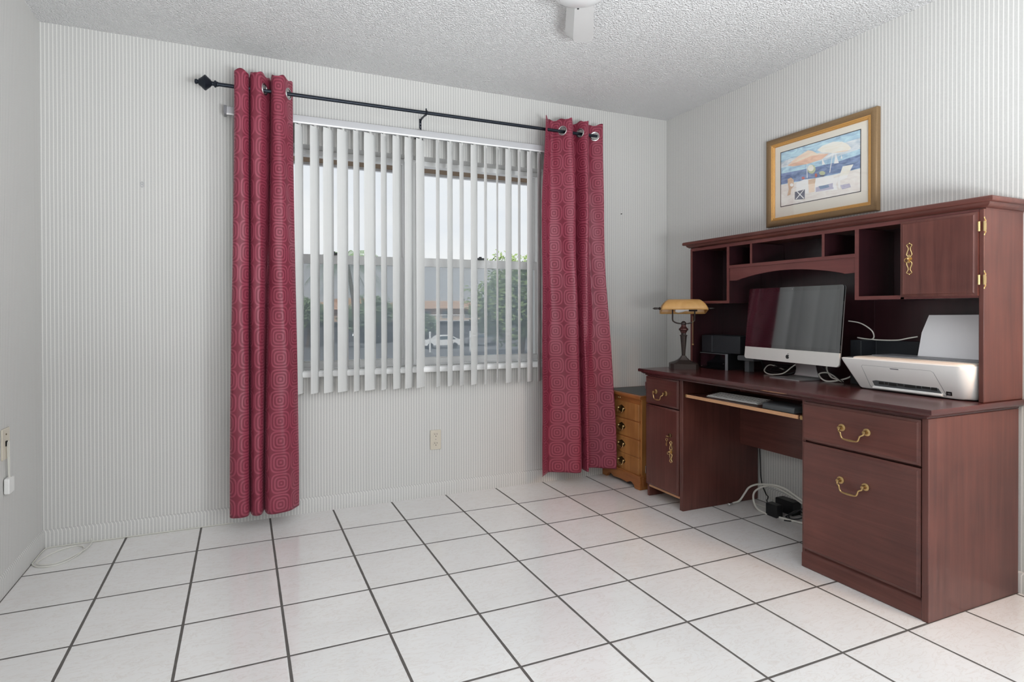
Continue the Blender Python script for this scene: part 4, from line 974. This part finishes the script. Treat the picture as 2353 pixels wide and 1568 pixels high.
for k in range(17):
    a = k * 2.4; el = .9 - 1.3 * (k / 16.0)
    m = MB(); L = 2.5; P = []
    for i in range(9):
        t = i / 8; h = t * L
        P.append(top + Vector((math.cos(a) * h * math.cos(el * .6), math.sin(a) * h * math.cos(el * .6), h * math.sin(el) - 1.15 * t * t * L * .7)))
    m.tube([tuple(p) for p in P], lambda t: .025 * (1 - t) + .004, 5, 1)
    for i in range(1, 26):
        t = i / 26 * 8; j = int(min(7, t)); p = P[j].lerp(P[j + 1], t - j); d = (P[j + 1] - P[j]).normalized()
        s_ = d.cross(Vector((0, 0, 1))).normalized(); ln = .75 * math.sin(PI * (.12 + .8 * i / 26))
        for sg in (-1, 1):
            e = p + s_ * sg * ln * .6 + d * ln * .35 - Vector((0, 0, ln * .8)); w_ = d * .022
            m.add([p - w_, p + w_, e], [(0, 1, 2)])
    part('frond', m, 'palm', pt_, smooth=False, recalc=False)
hb = thing('apartment_house', 'tan house with a ribbed tile roof and white balcony rail beyond the car park', 'house', (38, 95, GZ))
part('wall', MB().box(26.5, 52, 92, 104, GZ, 1.55), 'stucco', hb, smooth=False)
part('roof', MB().loft([[(25.5, 90.5, 1.5), (53, 90.5, 1.5), (53, 105, 1.5), (25.5, 105, 1.5)], [(27, 97, 3.0), (51, 97, 3.0), (51, 98.5, 3.0), (27, 98.5, 3.0)]]), 'roof', hb, smooth=False)
rr = MB()
for i in range(61): rr.box(29 + i * .25, 29.05 + i * .25, 90.6, 90.66, -.6, .35)
rr.box(29, 44.1, 90.58, 90.68, .35, .45); rr.box(29, 44.1, 90.58, 90.68, -.68, -.58); rr.box(29, 44.1, 90.6, 92, -.9, -.68)
part('balcony', rr, 'whitepaint', hb, smooth=False)
for x in (30.2, 34, 38.4): part('window', MB().box(x, x + 1.6, 91.95, 92.02, -.2, 1.1), 'bluewin', hb, smooth=False)
lb = thing('peach_building', 'peach stucco building behind the palm at the left', 'house', (13, 84, GZ))
part('wall', MB().box(14.2, 21, 80, 88, GZ, 3.0), 'orange_st', lb, smooth=False)
part('wing', MB().box(3, 14.2, 82, 88, GZ, 1.3), 'stucco', lb, smooth=False)
part('roof', MB().loft([[(2.6, 81, 1.3), (14.2, 81, 1.3), (14.2, 89, 1.3), (2.6, 89, 1.3)], [(3.6, 84.5, 2.5), (14.2, 84.5, 2.5), (14.2, 85.5, 2.5), (3.6, 85.5, 2.5)]]), 'roof', lb, smooth=False)
cpw = thing('carport', 'long dark grey carport wall across the car park', 'carport', (24, 70, GZ))
part('wall', MB().box(0, 60, 70, 70.2, GZ, -.40), 'darkwall', cpw, smooth=False)
part('roof_edge', MB().box(0, 60, 69.4, 70.4, -.40, -.28), 'darkwall', cpw, smooth=False)
def car(x, y, paint, label):
    o = thing('parked_car', label, 'car', (x, y, GZ))
    bdy = MB().prism([(-2.2, .35), (-2.2, .75), (-1.9, .92), (-.95, 1.0), (-.3, 1.42), (1.0, 1.45), (1.75, 1.05), (2.2, .95), (2.25, .35)], 'xz', -.85, .85)
    part('body', bdy, paint, o, local=True, bevel=.05)
    part('window', MB().prism([(-.78, 1.0), (-.25, 1.36), (.95, 1.39), (1.5, 1.03)], 'xz', -.87, .87), 'bluewin', o, local=True)
    for wx in (-1.4, 1.4):
        for wy in (-.88, .70): part('wheel', MB().cyl((wx, wy, .33), (wx, wy + .18, .33), .33, n=18), 'cartyre', o, local=True)
car(20.9, 55, 'whitepaint', 'white car parked outside just right of the window mullion')
car(26.6, 57.5, 'mgrey', 'grey car parked outside in front of the leafy tree')
for x, y, lab in ((18.1, 50, 'thin pale post outside close to the window mullion'), (22.4, 50, 'thin pale post outside in front of the leafy tree')):
    single('sign_post', MB().cyl((x, y, GZ), (x, y, -1.06), .09, n=10).sphere((x, y, -1.06), .11, 10), 'whitepaint', lab, 'post', (x, y, GZ))

# ------------------------------------------------------------------ sky
wd = bpy.data.worlds.new('sky'); S.world = wd; wd.use_nodes = True
nt = wd.node_tree; nt.nodes.clear()
tc = nt.nodes.new('ShaderNodeTexCoord'); nz = nt.nodes.new('ShaderNodeTexNoise'); mx = nt.nodes.new('ShaderNodeMix'); mx.data_type = 'RGBA'
bg = nt.nodes.new('ShaderNodeBackground'); wo = nt.nodes.new('ShaderNodeOutputWorld'); mr = nt.nodes.new('ShaderNodeMapRange')
mp = nt.nodes.new('ShaderNodeMapping'); mp.inputs[3].default_value = (1, 1, 3)
nt.links.new(tc.outputs['Generated'], mp.inputs[0]); nt.links.new(mp.outputs[0], nz.inputs['Vector']); nz.inputs['Scale'].default_value = 3.0; nz.inputs['Detail'].default_value = 5
mr.inputs[1].default_value = .35; mr.inputs[2].default_value = .65
nt.links.new(nz.outputs[0], mr.inputs[0]); nt.links.new(mr.outputs[0], mx.inputs[0])
mx.inputs[6].default_value = (.80, .83, .88, 1); mx.inputs[7].default_value = (.92, .92, .92, 1)
nt.links.new(mx.outputs[2], bg.inputs[0]); bg.inputs[1].default_value = 1.0
nt.links.new(bg.outputs[0], wo.inputs[0])

# ------------------------------------------------------------------ added fill lights, the warm lamp and the sun
def area(name, loc, rot, sx, sy, power, col=(1, 1, 1)):
    l = bpy.data.lights.new(name, 'AREA'); l.shape = 'RECTANGLE'; l.size = sx; l.size_y = sy; l.energy = power; l.color = col
    o = bpy.data.objects.new(name, l); COL.objects.link(o); o.location = loc; o.rotation_euler = rot
    return o
area('side_fill', (3.6, -3.5, 1.0), (PI / 2, 0, PI / 2), .9, 1.9, 46, (.93, .975, 1))  # added fill by the right wall, no doorway there; brightens the left wall
wl_ = area('warm_wall_lamp', (3.35, -3.4, 1.95), (.92, 0, math.radians(-3)), .3, .3, 2.3, (1, .52, .22))
wl_.data.spread = math.radians(52)
area('bounce_fill', (1.8, -3.78, .8), (PI, 0, 0), 1.2, 1.0, 172, (.92, .97, 1))  # unseen up-facing fill added behind the camera to brighten ceiling and walls
sl_ = bpy.data.lights.new('sun', 'SUN'); sl_.energy = 4.0; sl_.angle = .05; sl_.color = (1, .97, .92)
so_ = bpy.data.objects.new('sun', sl_); COL.objects.link(so_); so_.rotation_euler = (math.radians(48), 0, math.radians(-18))

# ------------------------------------------------------------------ camera
F, CX, CY, yaw, pitch, roll = 1291.9825, 1083.8993, 722.0779, .38770, -.0058, .0022
cy_, sy_, cp_, sp_ = math.cos(yaw), math.sin(yaw), math.cos(pitch), math.sin(pitch)
fw = Vector((sy_ * cp_, cy_ * cp_, sp_)); r0 = Vector((cy_, -sy_, 0)); d0 = fw.cross(r0)
rt = r0 * math.cos(roll) + d0 * math.sin(roll); dn = -r0 * math.sin(roll) + d0 * math.cos(roll)
cam = bpy.data.cameras.new('camera'); co = bpy.data.objects.new('camera', cam); COL.objects.link(co)
cam.sensor_width = 36; cam.lens = F / 2353 * 36; cam.shift_x = (1176.5 - CX) / 2353; cam.shift_y = (CY - 784) / 2353
cam.clip_start = .02; cam.clip_end = 600
Mx = Matrix((rt, -dn, -fw)).transposed().to_4x4(); Mx.translation = Vector((.8638, -3.1692, 1.0976))
co.matrix_world = Mx
S.camera = co
S.view_settings.view_transform = 'Standard'; S.view_settings.look = 'None'; S.view_settings.gamma = 1; S.view_settings.use_curve_mapping = False
S.view_settings.exposure = 0.12
S.cycles.max_bounces = 10; S.cycles.diffuse_bounces = 5; S.cycles.transparent_max_bounces = 24
